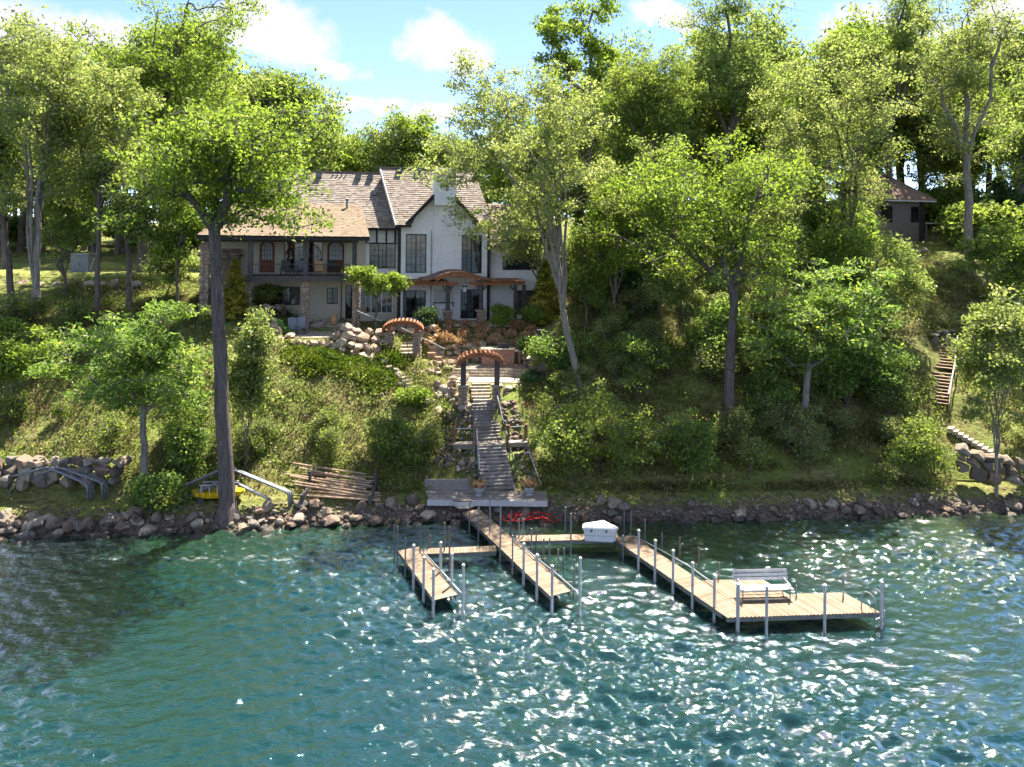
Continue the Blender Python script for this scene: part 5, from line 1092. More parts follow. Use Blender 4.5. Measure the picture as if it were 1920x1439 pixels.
# ------------------------------------------------------------------ shore deck and stairs
dl, dr = PZ(808, 930, 1.0), PZ(1030, 936, 1.0)
yb0, yf = 37.0, 35.75
dk = empty('shore_deck', (-1.3, 36.3, 0), 0, 'weathered grey wooden deck at the foot of the long stairs', 'deck')
for k in range(9):
    y0 = yf + (yb0 - yf) * k / 9; xl = -4.6 + (.35 * (1 - k / 9)); xr = 2.0
    MB().b2(xl + 1.3, xr + 1.3, y0 + .006 - 36.3, y0 + .133 - 36.3, .962, 1.0 + rnd.uniform(-.003, .003)).build('plank', M['deckold'], dk)
for k in range(2): MB().b2(-1.85 - k * .1 + .3, -.25 + k * .1 - .4, yf - .13 * (k + 1) - 36.3, yf - .13 * k - .006 - 36.3, .962, 1.0).build('plank', M['deckold'], dk)
MB().b2(-3.0, -1.62, yf - 36.3 - .06, yf - 36.3 - .004, .66, .955).build('fascia', M['whitew'], dk); MB().b2(-.5, 3.3, yf - 36.3 - .06, yf - 36.3 - .004, .66, .955).build('fascia', M['whitew'], dk); MB().bar((-1.6, yf - 36.33, .8), (-1.4, yf - 36.6, .8), .05, .28).bar((-1.39, yf - 36.6, .8), (-.75, yf - 36.6, .8), .05, .28).bar((-.74, yf - 36.6, .8), (-.5, yf - 36.33, .8), .05, .28).build('fascia', M['whitew'], dk)
for x, y in ((-2.8, -.4), (-.9, -.7), (1.2, -.4), (3.1, -.4), (-2.9, .5), (3.0, .5)): MB().b2(x - .07, x + .07, y - .07, y + .07, -.9, .9).build('leg', M['gtimber'], dk)
MB().b2(-1.35, -.8, yf - 36.3 - .62, yf - 36.3 - .32, .72, .76).build('step_board', M['deckold'], dk)
rw_ = empty('timber_retaining_wall', (-3.2, 37.15, .9), R(2), 'low weathered timber wall behind the left side of the shore deck', 'wall')
for k in range(3): MB().b2(-1.4, 1.15 - .1 * k, -.06, .06, .02 + k * .21, .22 + k * .21).build('board', M['tread'], rw_)
for x in (-1.3, 1.0): MB().b2(x - .06, x + .06, .063, .18, -.6, .75).build('post', M['tread'], rw_)
bdl = P(801, 912, 37.1)
def stairs(name, label, a, b, n, w0, w1, m, cat='stairs', thick=.06, riser=True):
    a, b = Vector(a), Vector(b); d = b - a; h = Vector((d.x, d.y, 0)); run = h.length / n; rise = d.z / n; rz = math.atan2(h.y, h.x) - R(90)
    e = empty(name, a, rz, label, cat)
    for i in range(n):
        w = w0 + (w1 - w0) * i / n
        MB().b2(-w / 2, w / 2, run * i, run * (i + 1) + .03, rise * (i + 1) - thick, rise * (i + 1) + rnd.uniform(-.003, .003)).build('tread', m, e)
        if riser: MB().b2(-w / 2 + .02, w / 2 - .02, run * i + .03, run * i + .055, rise * i + .004, rise * (i + 1) - thick - .003).build('riser', m, e)
    for s in (-1, 1):
        q = [(s * (w0 / 2 + .03), .05, rise - .3), (s * (w1 / 2 + .03), run * n, rise * n - .3)]
        MB().bar(q[0], q[1], .05, .3).build('stringer', m, e)
    return e, run, rise
sA, sB = Vector((-.62, 37.05, 1.0)), Vector((-1.12, 40.0, 2.62)); sC, sD = Vector((-1.16, 40.75, 2.62)), Vector((-1.75, 43.0, 4.32))
st1, ru1, ri1 = stairs('wooden_stairs', 'lower flight of grey wooden stairs rising from the shore deck', sA, sB, 13, 1.85, 1.6, M['tread'])
st2, ru2, ri2 = stairs('wooden_stairs', 'upper flight of grey wooden stairs below the arch', sC, sD, 12, 1.5, 1.5, M['tread'])
for st, ru, ri, ks, w in ((st1, ru1, ri1, (1, 3, 5, 7, 9, 11), .5), (st2, ru2, ri2, (1, 3, 5, 7, 9, 11), .42)):
    for k in ks:
        for s in ((-1, 1) if st is st1 or k == 11 else (1,)): MB().b2(s * w - .09, s * w + .09, ru * k - .012, ru * k + .028, ri * k + .02, ri * (k + 1) - .075).build('step_light', M['black'], st)
ld = empty('stair_landing', (-1.15, 40.37, 2.62), math.atan2(.5, 3) , 'wooden landing with side benches between the two stair flights', 'landing')
for k in range(5): MB().b2(-.85, .85, -.37 + k * .148, -.23 + k * .148, -.04, 0).build('plank', M['deckold'], ld)
for s in (-1, 1):
    MB().b2(s * 1.65 - .62, s * 1.65 + .62, -.3, .25, -.03, .02).build('bench_top', M['deckold'], ld); MB().b2(s * 1.65 - .6, s * 1.65 + .6, -.335, -.305, -.25, .015).build('bench_fascia', M['deckold'], ld)
    for x in (s * 2.1, s * 1.1): MB().b2(x - .06, x + .06, -.25, -.13, -1.6, -.04).build('leg', M['tread'], ld)
    MB().b2(s * .98 - .1, s * .98 + .1, -.35, -.15, -.3, 1.0).build('post', M['post_o'], ld); MB().b2(s * .98 - .12, s * .98 + .12, -.37, -.13, 1.003, 1.05).build('post_cap', M['post_o'], ld)
    MB().b2(s * 2.15 - .09, s * 2.15 + .09, .1, .28, -.3, .95).build('post', M['post_o'], ld)
    MB().bar((s * 1.09, -.2, .9), (s * 2.1, .1, .85), .04, .05).build('rail', M['pvc'], ld)
def handrail(label, pts, posts, m='dsteel', r=.035):
    p0 = Vector(pts[0]); e = empty('handrail', p0, 0, label, 'handrail'); MB().tube([Vector(p) - p0 for p in pts], r, 6).build('rail', M[m], e)
    for q in posts:
        q = Vector(q) - p0; MB().tube([q, q - Vector((0, 0, 1.15))], .03, 6).build('post', M['dsteel'], e)
    return e
def stp(a, b, f, side, up): d = b - a; n = Vector((d.y, -d.x, 0)).normalized(); return a + d * f + n * side + Vector((0, 0, up))
handrail('left handrail of the lower wooden stairs', [stp(sA, sB, 0.1, -.98, .9), stp(sA, sB, .5, -.92, .92), stp(sA, sB, 1, -.85, .95)], [stp(sA, sB, .3, -.95, .88)], 'pvc')
handrail('right dark handrail of the lower wooden stairs', [stp(sA, sB, .15, 1.0, .9), stp(sA, sB, .5, .93, .92), stp(sA, sB, 1, .85, .95)], [stp(sA, sB, .2, 1.0, .88), stp(sA, sB, .6, .92, .9)])
handrail('right handrail of the upper wooden stairs', [stp(sC, sD, 0, .8, .95), stp(sC, sD, 1, .8, 1.0)], [stp(sC, sD, .1, .8, .93), stp(sC, sD, .6, .8, .95)])
wp = P(889, 857, 39.4); wpe = empty('pipe_post', (wp.x, wp.y, wp.z), 0, 'pale steel pipe post with T top left of the stairs', 'post')
hh = P(889, 781, 39.4).z - wp.z; MB().tube([(0, 0, -.4), (0, 0, hh)], .04).build('pipe', M['steel'], wpe); MB().tube([(-.1, 0, hh + .02), (.12, 0, hh + .02)], .04).build('cross_bar', M['steel'], wpe)
pp0, pp1 = P(1021, 922, 37.3), P(993, 850, 38.8); pe = empty('pipe_rail', pp0, 0, 'thin pale pipe rail sloping down to the right end of the deck', 'rail')
MB().tube([(0, 0, -.1), pp1 - pp0], .03).build('pipe', M['pvc'], pe); MB().tube([pp1 - pp0 + Vector((-.35, 0, .02)), pp1 - pp0 + Vector((.15, 0, .04))], .025).build('cross_bar', M['pvc'], pe)
def urn(label, px, py):
    p = PZ(px, py, 1.0); e = empty('planter_urn', p, 0, label, 'planter')
    MB().lathe((0, 0, 0), [(.17, 0), (.18, .05), (.1, .1), (.12, .14), (.25, .26), (.29, .42), (.31, .47), (.25, .47), (.24, .4)], 14).build('urn', M['urn'], e, True)
    r = np.random.default_rng(int(px)); n = 130; t = r.uniform(0, 6.28, n); L = r.uniform(.15, .4, n); c = np.stack([np.cos(t) * L * .8, np.sin(t) * L * .6, .45 + L * .65], -1)
    link('dry_grass', leaves_mesh('dry_grass', c, .2, r, .1, 6), M['dry'], e)
urn('grey urn of dry orange grass left of the stair foot', 898, 930); urn('grey urn of dry orange grass right of the stair foot', 992, 929)
# red cables under the deck
ce = PZ(1005, 985, .1); cbl = empty('red_cables', (ce.x, ce.y + .1, 0), 0, 'tangle of red cables on the rocks under the right side of the deck', 'cable')
for k in range(6):
    x0 = -1.4 + .42 * k; pts = []
    for s in range(14):
        t = s / 13 * 5.2 + k; cx_, cy_ = x0 + .42 * math.sin(t * 1.4 + k * .7), .42 + .4 * math.cos(t * 1.1 + k * 1.3); pts.append((cx_, cy_, max(.1, hz(ce.x + cx_, ce.y + .1 + cy_)) + .2 + .1 * math.sin(t * 2.3 + k)))
    MB().tube(pts, .019, 5).build('cable', M['red'], cbl, True)
pi_ = P(1045, 950, 36.4); po_ = empty('drain_pipe', pi_, 0, 'short grey drain pipe poking out beside the deck', 'pipe'); MB().tube([(-.25, .3, .12), (.35, -.25, -.02)], .075, 10).build('pipe', M['steel'], po_)
# ------------------------------------------------------------------ rocks along the shore
def revetment(name, label, x0, x1, n, smax, seed, small):
    e = empty(name, ((x0 + x1) / 2, float(shore(np.array((x0 + x1) / 2))), 0), 0, label, 'rock edging'); o0 = e.location; rr_ = random.Random(seed)
    for i in range(n):
        x = rr_.uniform(x0, x1); s_ = rr_.betavariate(1.1, 1.3) * 1.5 - .3; y = float(shore(np.array(x))) + s_
        if -4.4 < x < 1.9 and s_ > .9: y -= .8
        sz = rr_.uniform(.18, .42) * smax if rr_.random() < .78 else rr_.uniform(.5, 1.05) * smax
        stone(e, Vector((x, y, hz(x, y) + sz * .22)) - o0, sz, R_SH if sz < .5 else B_SH)
    r = np.random.default_rng(seed); base = PEBBLE; bv = np.array([v.co[:] for v in base.vertices]); bf = np.array([p.vertices[:] for p in base.polygons]); k = len(bv)
    x = r.uniform(x0, x1, small); y = shore(x) + r.uniform(-.35, 1.5, small); z = hgt(x, y); s = r.uniform(.07, .2, small); t = r.uniform(0, 6.28, small)
    ct, sn = np.cos(t)[:, None], np.sin(t)[:, None]; V = np.stack([bv[None, :, 0] * ct - bv[None, :, 1] * sn, bv[None, :, 0] * sn + bv[None, :, 1] * ct, bv[None, :, 2] * .85 + 0 * ct], -1) * (s[:, None, None] * r.uniform(.75, 1.3, (small, 1, 3)))
    V = V + np.stack([x, y, z + s * .2], -1)[:, None, :] - np.array(o0)
    q = link('small_stones', np_mesh('small_stones', V.reshape(-1, 3), (bf[None] + (np.arange(small) * k)[:, None, None]).reshape(-1, 3), True), M['stone_i'], e); q['kind'] = 'stuff'
    return e
rl_ = revetment('rock_edging', 'rounded boulders and cobbles edging the shore left of the deck', -27, -4.6, 285, .85, 401, 1500)
revetment('rock_edging', 'shaded rocks edging the shore beneath and right of the deck', -4.5, 29, 290, .75, 402, 1700)
for px, py, s in [(15, 985, .85), (40, 988, .7), (68, 985, .65), (100, 985, 1.05), (136, 983, .65), (165, 985, .8), (205, 983, 1.0), (238, 974, .6), (258, 985, .7)]:
    p = gp(px, py); stone(rl_, p + Vector((0, 0, s * .15)) - rl_.location, s, B_SH)
# boulder walls
def boulder_wall(name, label, pts, rows, s, pool, cat='wall', back=.25, jit=.1, lift=0.0):
    pts = [Vector(p) for p in pts]; e = empty(name, pts[0], 0, label, cat)
    for r_ in range(rows):
        acc = rnd.uniform(0, s * .5)
        for a, b in zip(pts[:-1], pts[1:]):
            L = (b - a).length; d = (b - a) / L
            while acc < L:
                k = s * rnd.uniform(.75, 1.3); q = a + d * (acc + k * .45); q = q + Vector((rnd.uniform(-jit, jit), back * r_ + rnd.uniform(-jit, jit), r_ * s * .62 + lift))
                o = stone(e, q - pts[0], k * 1.02, pool, tilt=.15); o.rotation_euler.z = math.atan2(d.y, d.x) + rnd.uniform(-.3, .3)
                acc += k * .93
            acc -= L
    return e
def gpts(*pxy): return [gp(x, y) for x, y in pxy]
boulder_wall('boulder_wall', 'stacked boulder wall behind the left grey metal frames', gpts((-30, 917), (100, 916), (205, 914)), 3, .72, K_SH, back=.12, lift=.1)
boulder_wall('boulder_wall', 'round boulder wall along the front of the left lawn', [P(-60, 553, 55.6), P(100, 553, 55.7), P(250, 550, 55.6)], 2, .95, B_TE, lift=.1)
boulder_wall('boulder_wall', 'tan boulders stepping down left of the chair patio', gpts((470, 600), (508, 612), (522, 634)), 2, .75, B_TE)
boulder_wall('boulder_wall', 'tan boulders along the left side of the green chair', gpts((492, 592), (528, 590)), 2, .8, B_TE)
boulder_wall('boulder_wall', 'row of small tan boulders along the chair patio front edge', gpts((535, 642), (590, 645), (625, 648)), 1, .5, B_TE)
boulder_wall('boulder_wall', 'heap of big tan boulders between the chair patio and the upper arch', gpts((625, 642), (665, 650), (715, 655)), 3, .8, B_TE, back=.3)
boulder_wall('boulder_wall', 'big reddish boulders under the boulder heap', gpts((645, 662), (692, 672)), 2, .85, B_TE)
boulder_wall('boulder_wall', 'tan boulders stepping down between the junipers and the upper arch', gpts((700, 662), (722, 690), (745, 712)), 2, .6, B_TE)
boulder_wall('boulder_wall', 'low tan boulders along the lower edge of the middle patio', gpts((770, 700), (812, 698), (850, 704)), 1, .55, B_TE)
boulder_wall('boulder_wall', 'loose tan boulders beside the winding stone steps', gpts((800, 760), (825, 742), (842, 726)), 1, .6, B_TE)
boulder_wall('boulder_wall', 'low row of tan boulders edging the top of the junipers', gpts((548, 655), (600, 656), (640, 658)), 2, .55, B_TE, back=.3)
boulder_wall('boulder_wall', 'tan boulder step wall right of the upper arch pillar', gpts((800, 694), (838, 690), (868, 688)), 2, .5, B_TE)
boulder_wall('boulder_wall', 'dark boulder wall behind the upper arch steps', [P(725, 628, 49.6), P(800, 640, 49.4), P(815, 660, 49.0)], 3, .7, K_TE, back=.25)
boulder_wall('boulder_wall', 'boulder wall along the back of the lower patio below the dried flowers', [P(800, 676, 48.7), P(850, 672, 48.75), P(905, 668, 48.8)], 3, .62, K_TE, back=.2)
boulder_wall('boulder_wall', 'boulders right of the brick counter', [P(975, 690, 47.6), P(1012, 700, 47)], 3, .6, B_TE)
boulder_wall('boulder_wall', 'brown boulders left of the stair arch pillar', [P(800, 730, 44.6), P(845, 745, 43.8), P(872, 772, 43.0)], 2, .62, B_TE)
boulder_wall('boulder_wall', 'small boulder bank on the left of the stone garden steps', [P(742, 697, 46.5), P(772, 706, 46.0), P(800, 712, 45.6)], 1, .55, B_TE)
boulder_wall('boulder_wall', 'rough stones along the right pillar of the stair arch', [P(940, 745, 43.6), P(975, 735, 44.3)], 2, .55, B_TE)
boulder_wall('boulder_wall', 'stone retaining wall below the lower neighbour steps', [P(1785, 868, 38.9), P(1850, 890, 38.4), P(1935, 905, 38.0)], 3, .75, K_SH, back=.12)
boulder_wall('boulder_wall', 'dark rock wall at the top of the neighbour stairs', [P(1745, 640, 46.6), P(1790, 632, 46.9)], 2, .6, B_SH)
boulder_wall('boulder_wall', 'pale boulders on the hilltop below the cabin', [gp(1630, 487), gp(1690, 478), gp(1730, 470)], 1, .7, B_TE)
boulder_wall('boulder_wall', 'pale stones at the foot of the pale straight trunk', [gp(1795, 447), gp(1840, 448)], 1, .6, B_TE)
# cobble banks on both sides of the stairs
def cobbles(label, poly, n, seed):
    rr_ = random.Random(seed); e = None
    for i in range(n):
        a, b, c, d = [Vector((*p, 0)) for p in poly]; s, t = rr_.random(), rr_.random(); q = (a * (1 - s) + b * s) * (1 - t) + (d * (1 - s) + c * s) * t
        p = gp(q.x, q.y)
        if e is None: e = empty('cobble_bank', p, 0, label, 'cobbles')
        sz = rr_.uniform(.16, .42); stone(e, p + Vector((0, 0, sz * .25)) - e.location, sz, R_SH)
cobbles('bank of loose round cobbles left of the wooden stairs', [(848, 745), (880, 762), (905, 905), (810, 870)], 190, 1)
cobbles('loose round cobbles right of the wooden stairs', [(932, 758), (965, 755), (1015, 905), (985, 905)], 110, 2)
# ------------------------------------------------------------------ terraces: paving, steps
def paving(name, label, x0, x1, y0, y1, z, sz, seed, m='flag'):
    e = empty(name, ((x0 + x1) / 2, (y0 + y1) / 2, z), 0, label, 'patio'); o0 = e.location; rr_ = random.Random(seed); nx, ny = max(1, int((x1 - x0) / sz)), max(1, int((y1 - y0) / sz))
    gxp = [[(x0 + (x1 - x0) * i / nx + (rr_.uniform(-.2, .2) * sz if 0 < i < nx else 0), y0 + (y1 - y0) * j / ny + (rr_.uniform(-.2, .2) * sz if 0 < j < ny else 0)) for i in range(nx + 1)] for j in range(ny + 1)]
    for j in range(ny):
        for i in range(nx):
            q = [gxp[j][i], gxp[j][i + 1], gxp[j + 1][i + 1], gxp[j + 1][i]]; cx = sum(p[0] for p in q) / 4; cy = sum(p[1] for p in q) / 4
            MB().prism([((cx + (x - cx) * .96) - o0.x, (cy + (y - cy) * .96) - o0.y) for x, y in q], -.1, .05 + rr_.uniform(-.008, .008)).build('flagstone', M[m], e)
    return e
paving('stone_patio', 'tan flagstone patio with the chairs below the balcony', -16.2, -10.8, 46.9, 50.6, 7.7, .75, 1)
paving('stone_patio', 'lower flagstone patio just above the stair arch', -3.7, 1.7, 44.7, 46.4, 5.2, .6, 2)
paving('stone_patio', 'middle flagstone patio in front of the brick counter', -7.3, 1.7, 47.1, 48.6, 5.72, .6, 3)
paving('stone_patio', 'stone terrace floor under the portico', -5.2, 1.0, 51.6, 54.2, 8.1, .8, 4)
# curved steps between the two lower patios
for k in range(3):
    e = empty('curved_step', (-.8, 46.5 + .15 * k, 5.2 + .17 * k), 0, ['lowest', 'middle', 'topmost'][k] + ' curved stone step between the two lower patios', 'step', 'curved stone steps')
    for j in range(9):
        a0, a1 = -3.2 + j * .6, -2.62 + j * .6; f = lambda x: -.06 * x * x * .35
        MB().prism([(a0, f(a0)), (a1, f(a1)), (a1, f(a1) + .42), (a0, f(a0) + .42)], .02, .19).build('stone_block', M['flag'], e)
def stone_steps(name, label, a, b, n, w, m='flag'):
    a, b = Vector(a), Vector(b); d = b - a; h = Vector((d.x, d.y, 0)); run = h.length / n; rise = d.z / n
    e = empty(name, a, math.atan2(h.y, h.x) - R(90), label, 'steps')
    for i in range(n): MB().box((rnd.uniform(-.06, .06), run * (i + .62), rise * (i + 1) - rise * .5 - .04), (w * rnd.uniform(.92, 1.08), run * 1.25, rise + .1), rnd.uniform(-.06, .06)).build('step', M[m], e)
stone_steps('stone_steps', 'stone steps passing through the stair arch to the lower patio', (-1.8, 43.15, 4.3), (-2.0, 44.75, 5.2), 6, 1.25)
stone_steps('stone_steps', 'winding flat stone steps on the bank left of the stair arch', gp(812, 752), gp(760, 706), 8, 1.3)
stone_steps('stone_steps', 'stone steps under the upper arch leading to the terrace', P(757, 668, 47.4), P(752, 640, 49.2), 4, 1.7)
stone_steps('stone_steps', 'broad stone steps behind the blue-grey chairs', (-13.0, 50.3, 7.72), (-12.8, 51.6, 8.2), 3, 2.4)
# ------------------------------------------------------------------ arches
def arch(label, xl, xr, y, zb, zp, zs, za, yd, post_m, rad_w=.2, stone_h=None, over=.42):
    """timber arch: stone pillars, posts, arched fascia boards, slats over the top"""
    cx = (xl + xr) / 2; e = empty('garden_arch', (cx, y, zb), R(6), label, 'arch'); hw = (xr - xl) / 2; zp, zs, za = zp - zb, zs - zb, za - zb
    for s in (-1, 1):
        stone_column(e, 'stone_pillar', s * hw, 0, .6, -.5, zp - .06); MB().b2(s * hw - .36, s * hw + .36, -.36, .36, zp - .055, zp).build('pillar_cap', M['flag'], e)
        tt = math.acos(min(1, hw * math.cos(math.pi * .06) / (hw + over))); zt_ = zs + (za - zs) * math.sin(tt) ** .9 - .1
        MB().b2(s * hw - .16, s * hw + .16, -.16, .16, zp + .003, zt_).build('post', M[post_m], e)
    R_ = hw + over; n = 14; q = []
    for k in range(n + 1):
        t = math.pi * (.06 + .88 * k / n); q.append((-R_ * math.cos(t) / math.cos(math.pi * .06), zs + (za - zs) * math.sin(t) ** .9))
    for yy in (-yd / 2, yd / 2):
        mb = MB()
        for (a, c), (b, d) in zip(q[:-1], q[1:]): mb.add([(a, yy - .05, c), (b, yy - .05, d), (b, yy - .05, d - .26), (a, yy - .05, c - .26), (a, yy + .05, c), (b, yy + .05, d), (b, yy + .05, d - .26), (a, yy + .05, c - .26)], [(0, 3, 2, 1), (4, 5, 6, 7), (0, 1, 5, 4), (3, 7, 6, 2)])
        mb.build('arch_board', M['timber'], e)
    for k in range(n + 1):
        x, z = q[k]; x2, z2 = q[min(k + 1, n)]; x1, z1 = q[max(k - 1, 0)]; a_ = math.atan2(z2 - z1, x2 - x1)
        MB().box((x, 0, z + .05), (.13, yd + .75, .075), M=Matrix.Rotation(-a_, 3, 'Y')).build('slat', M['timber'], e)
    return e
pz = lambda px, py, Y: P(px, py, Y).z
A1Y = 43.2; arch('timber arch with slatted curved top at the head of the wooden stairs', P(869, 700, A1Y).x, P(932, 700, A1Y).x, A1Y, pz(900, 768, A1Y), pz(900, 722, A1Y), pz(900, 690, A1Y), pz(900, 660, A1Y), .75, 'gtimber')
A2Y = 47.2; arch('orange timber arch on stone pillars left of the dried flower bank', P(730, 640, A2Y).x, P(781, 640, A2Y).x, A2Y, pz(755, 688, A2Y), pz(755, 624, A2Y), pz(755, 621, A2Y), pz(755, 601, A2Y), .75, 'timber')
for i, (a, b, l) in enumerate([((716, 603, 49), (662, 580, 51.2), 'pale handrail rising from the upper arch towards the balcony end'), ((752, 615, 48), (835, 655, 47.2), 'pale handrail running down right from the upper arch to the middle patio')]):
    a_, b_ = P(*a), P(*b); handrail(l, [a_, (a_ + b_) / 2, b_], [a_ + (b_ - a_) * .15, a_ + (b_ - a_) * .85], 'pvc', .03)
# brick counter, bench wall, fireplace
bc = P(934, 686, 47.9); ct_ = empty('brick_counter', (bc.x, bc.y, 5.77), R(4), 'red brick outdoor kitchen counter with a pale stone top', 'counter')
MB().b2(-1.15, 1.1, -.4, .4, -.1, 1.15).build('base', M['redbrick'], ct_); MB().b2(-1.22, 1.17, -.47, .47, 1.153, 1.22).build('counter_top', M['flag'], ct_); MB().b2(1.15, 1.6, -.3, .3, .98, 1.05).build('side_shelf', M['flag'], ct_); MB().b2(1.4, 1.55, -.25, .25, -.1, .975).build('shelf_leg', M['redbrick'], ct_)
gr_ = empty('grill', (bc.x + .35, bc.y + .1, 6.99), R(4), 'dark grill with a chrome frame on the brick counter', 'grill'); MB().b2(-.35, .35, -.2, .2, .005, .2).build('body', M['black'], gr_); MB().tube([(-.42, -.1, .0), (-.42, -.1, .3), (.42, -.1, .3), (.42, -.1, .0)], .02).build('frame', M['steel'], gr_)
sw = P(935, 655, 49.0); swe = empty('seat_wall', (sw.x, sw.y, sw.z - .5), R(4), 'long low stone seat wall behind the brick counter', 'wall'); MB().b2(-1.9, 1.9, -.2, .2, -.5, .6).build('base', M['terr_i'], swe); MB().b2(-1.97, 1.97, -.27, .27, .603, .68).build('cap', M['flag'], swe)
fp = P(1013, 700, 46.4); fe = empty('outdoor_fireplace', (fp.x, fp.y, fp.z), R(-8), 'stone outdoor fireplace with a dark sooty top right of the counter', 'fireplace')
stone_column(fe, 'stone_base', 0, 0, 1.5, -.6, 1.1); stone_column(fe, 'stone_shoulder', 0, 0, 1.05, 1.1, 2.0); MB().lathe((0, 0, 2.0), [(.5, 0), (.48, .3), (.33, .75), (.3, .95), (.2, .95)], 8).build('chimney_top', M['black'], fe); MB().b2(-.85, .85, -.85, .85, 1.06, 1.12).build('shelf', M['flag'], fe)
# pots, lanterns, small things on the patios
def pot(label, px, py, Y, h, r_, m='pot', name='plant_pot', z=None):
    p = P(px, py, Y); e = empty(name, (p.x, p.y, z if z is not None else p.z), 0, label, 'pot')
    MB().lathe((0, 0, 0), [(r_ * .6, 0), (r_ * .9, h * .35), (r_, h * .7), (r_ * .8, h * .92), (r_ * .9, h), (r_ * .7, h), (r_ * .65, h * .9)], 14).build('pot', M[m], e, True)
pot('tall clay pot right of the upper arch pillar', 808, 682, 46.9, .75, .3); pot('small clay pot beside the tall clay pot', 822, 683, 46.7, .5, .28)
pot('large pale jar against the house wall behind the patio', 626, 603, 51.2, .85, .28, 'tan', 'storage_jar', 7.98)
for px, py, s, l in [(793, 690, .42, 'larger dark box beside the upper arch pillar'), (803, 694, .3, 'smaller dark box beside the upper arch pillar')]:
    p = P(px, py, 46.6); e = empty('storage_box', p, .2, l, 'box'); MB().b2(-s * .6, s * .6, -s * .5, s * .5, -.05, s * .6).build('body', M['black'], e); MB().b2(-s * .64, s * .64, -s * .54, s * .54, s * .603, s * .7).build('lid', M['dsteel'], e)
def adirondack(label, x, y, z, rz, m):
    e = empty('garden_chair', (x, y, z), rz, label, 'chair', 'garden chairs on the patio')
    for k in range(5): MB().box((-.24 + .12 * k, .3, .72), (.1, .025, .95 - abs(k - 2) * .06), M=Matrix.Rotation(R(-20), 3, 'X')).build('back_slat', M[m], e)
    for k in range(5): MB().box((0, -.3 + k * .11, .4 - k * .03), (.55, .095, .022), M=Matrix.Rotation(R(-14), 3, 'X')).build('seat_slat', M[m], e)
    for s in (-1, 1):
        MB().b2(s * .34 - .06, s * .34 + .06, -.4, .36, .585, .61).build('arm', M[m], e); MB().b2(s * .34 - .02, s * .34 + .02, -.36, -.27, 0, .583).build('leg', M[m], e); MB().bar((s * .3, -.33, .36), (s * .3, .5, .02), .03, .09).build('leg', M[m], e)
z7 = 7.76
def pch(px, Y): return ray(px, 610)[0] * Y
adirondack('green slatted garden chair at the left of the patio', pch(534, 47.5), 47.5, z7, R(150), 'green')
adirondack('left one of two blue-grey garden chairs on the patio', pch(551, 48.4), 48.4, z7, R(35), 'blue')
adirondack('right one of two blue-grey garden chairs on the patio', pch(566, 48.8), 48.8, z7, R(25), 'blue')
adirondack('brown garden chair at the right side of the patio facing left', pch(640, 47.6), 47.6, z7, R(-80), 'brown')
for px, Y, l in ((572, 51.0, 'pinkish boulder left of the steps behind the chairs'), (592, 51.2, 'big pale boulder at the foot of the stone column')):
    b = empty('boulder', (pch(px, Y), Y, 7.9), 0, l, 'boulder'); stone(b, (0, 0, .15), 1.1, B_TE)
for px, py, Y, s, l in [(543, 628, 47.0, .8, 'rounded brown boulder at the patio front left corner'), (872, 712, 45.2, 1.0, 'large rounded grey boulder left of the stair arch'), (850, 716, 45.4, .7, 'tan boulder left of the large grey boulder'), (822, 778, 42.6, .9, 'pale oval boulder above the cobble bank'), (866, 776, 42.7, .6, 'grey boulder at the foot of the left arch pillar')]:
    p = P(px, py, Y); p.z = hz(p.x, p.y); b = empty('boulder', p, 0, l, 'boulder'); stone(b, (0, 0, s * .2), s, B_TE)
# ------------------------------------------------------------------ metal frames, yellow boat, pole pile
def frame(label, pts, Y, n=3, r_=.055):
    Y = gp(pts[-1][0], pts[-1][1]).y
    pts = [(pts[0][0], pts[0][1] + 5)] + pts[1:-1] + [(pts[-1][0], pts[-1][1] + 5)]; base = P(*pts[0], Y); e = empty('boat_lift_frame', base, 0, label, 'frame', 'grey metal frames stored on the shore')
    for k in range(n):
        q = [P(px, py, Y) - base + Vector((0, 0, -.05 * k)) for px, py in pts]; q = [v + Vector((.05 * k, .16 * k, .0)) for v in q]; out = [q[0]]
        for i in range(1, len(q) - 1): # rounded bends
            a, b, c = q[i - 1], q[i], q[i + 1]; d0, d1 = (a - b).normalized() * .13, (c - b).normalized() * .13; out += [b + d0, b + (d0 + d1) * .22, b + d1]
        MB().tube(out + [q[-1]], r_, 8).build('pipe', M['steel'], e, True)
    for a, b in ((1, 2), (2, 3)):
        m = (P(*pts[a], Y) + P(*pts[b], Y)) / 2 - base; MB().bar(m, m + Vector((.1, .16 * n, -.02)), .05, .05).build('cross_bar', M['steel'], e)
frame('front bent grey metal frame at the left end of the shore', [(15, 938), (24, 905), (112, 877), (190, 905), (194, 938)], 36.9)
frame('rear bent grey metal frame cut by the left edge', [(-75, 938), (-66, 918), (88, 876), (163, 908), (166, 940)], 37.6)
frame('large bent grey metal frame behind the tall shoreline trunk', [(322, 950), (326, 919), (424, 876), (540, 924), (543, 956)], 37.4)
frame('smaller bent grey metal frame in front of the yellow boat', [(333, 953), (337, 938), (424, 898), (503, 936), (506, 956)], 36.8, 2)
yb_ = gp(410, 938); yw = empty('yellow_pedal_boat', yb_, R(5), 'yellow plastic boat with pale seat racks stored behind the tall trunk', 'boat')
secs = []
for x, w, z in [(-1.35, .08, .42), (-1.15, .3, .28), (-.5, .42, .2), (.5, .42, .2), (1.1, .32, .28), (1.3, .1, .42)]: secs.append([(x, -w, .5), (x, -w * .8, z), (x, w * .8, z), (x, w, .5)])
mb = MB(); mb.v = [p for s in secs for p in s]; mb.f = [(i * 4 + j, i * 4 + (j + 1) % 4, i * 4 + 4 + (j + 1) % 4, i * 4 + 4 + j) for i in range(5) for j in range(4)] + [(3, 2, 1, 0), (20, 21, 22, 23)]
mb.build('hull', M['yellow'], yw)
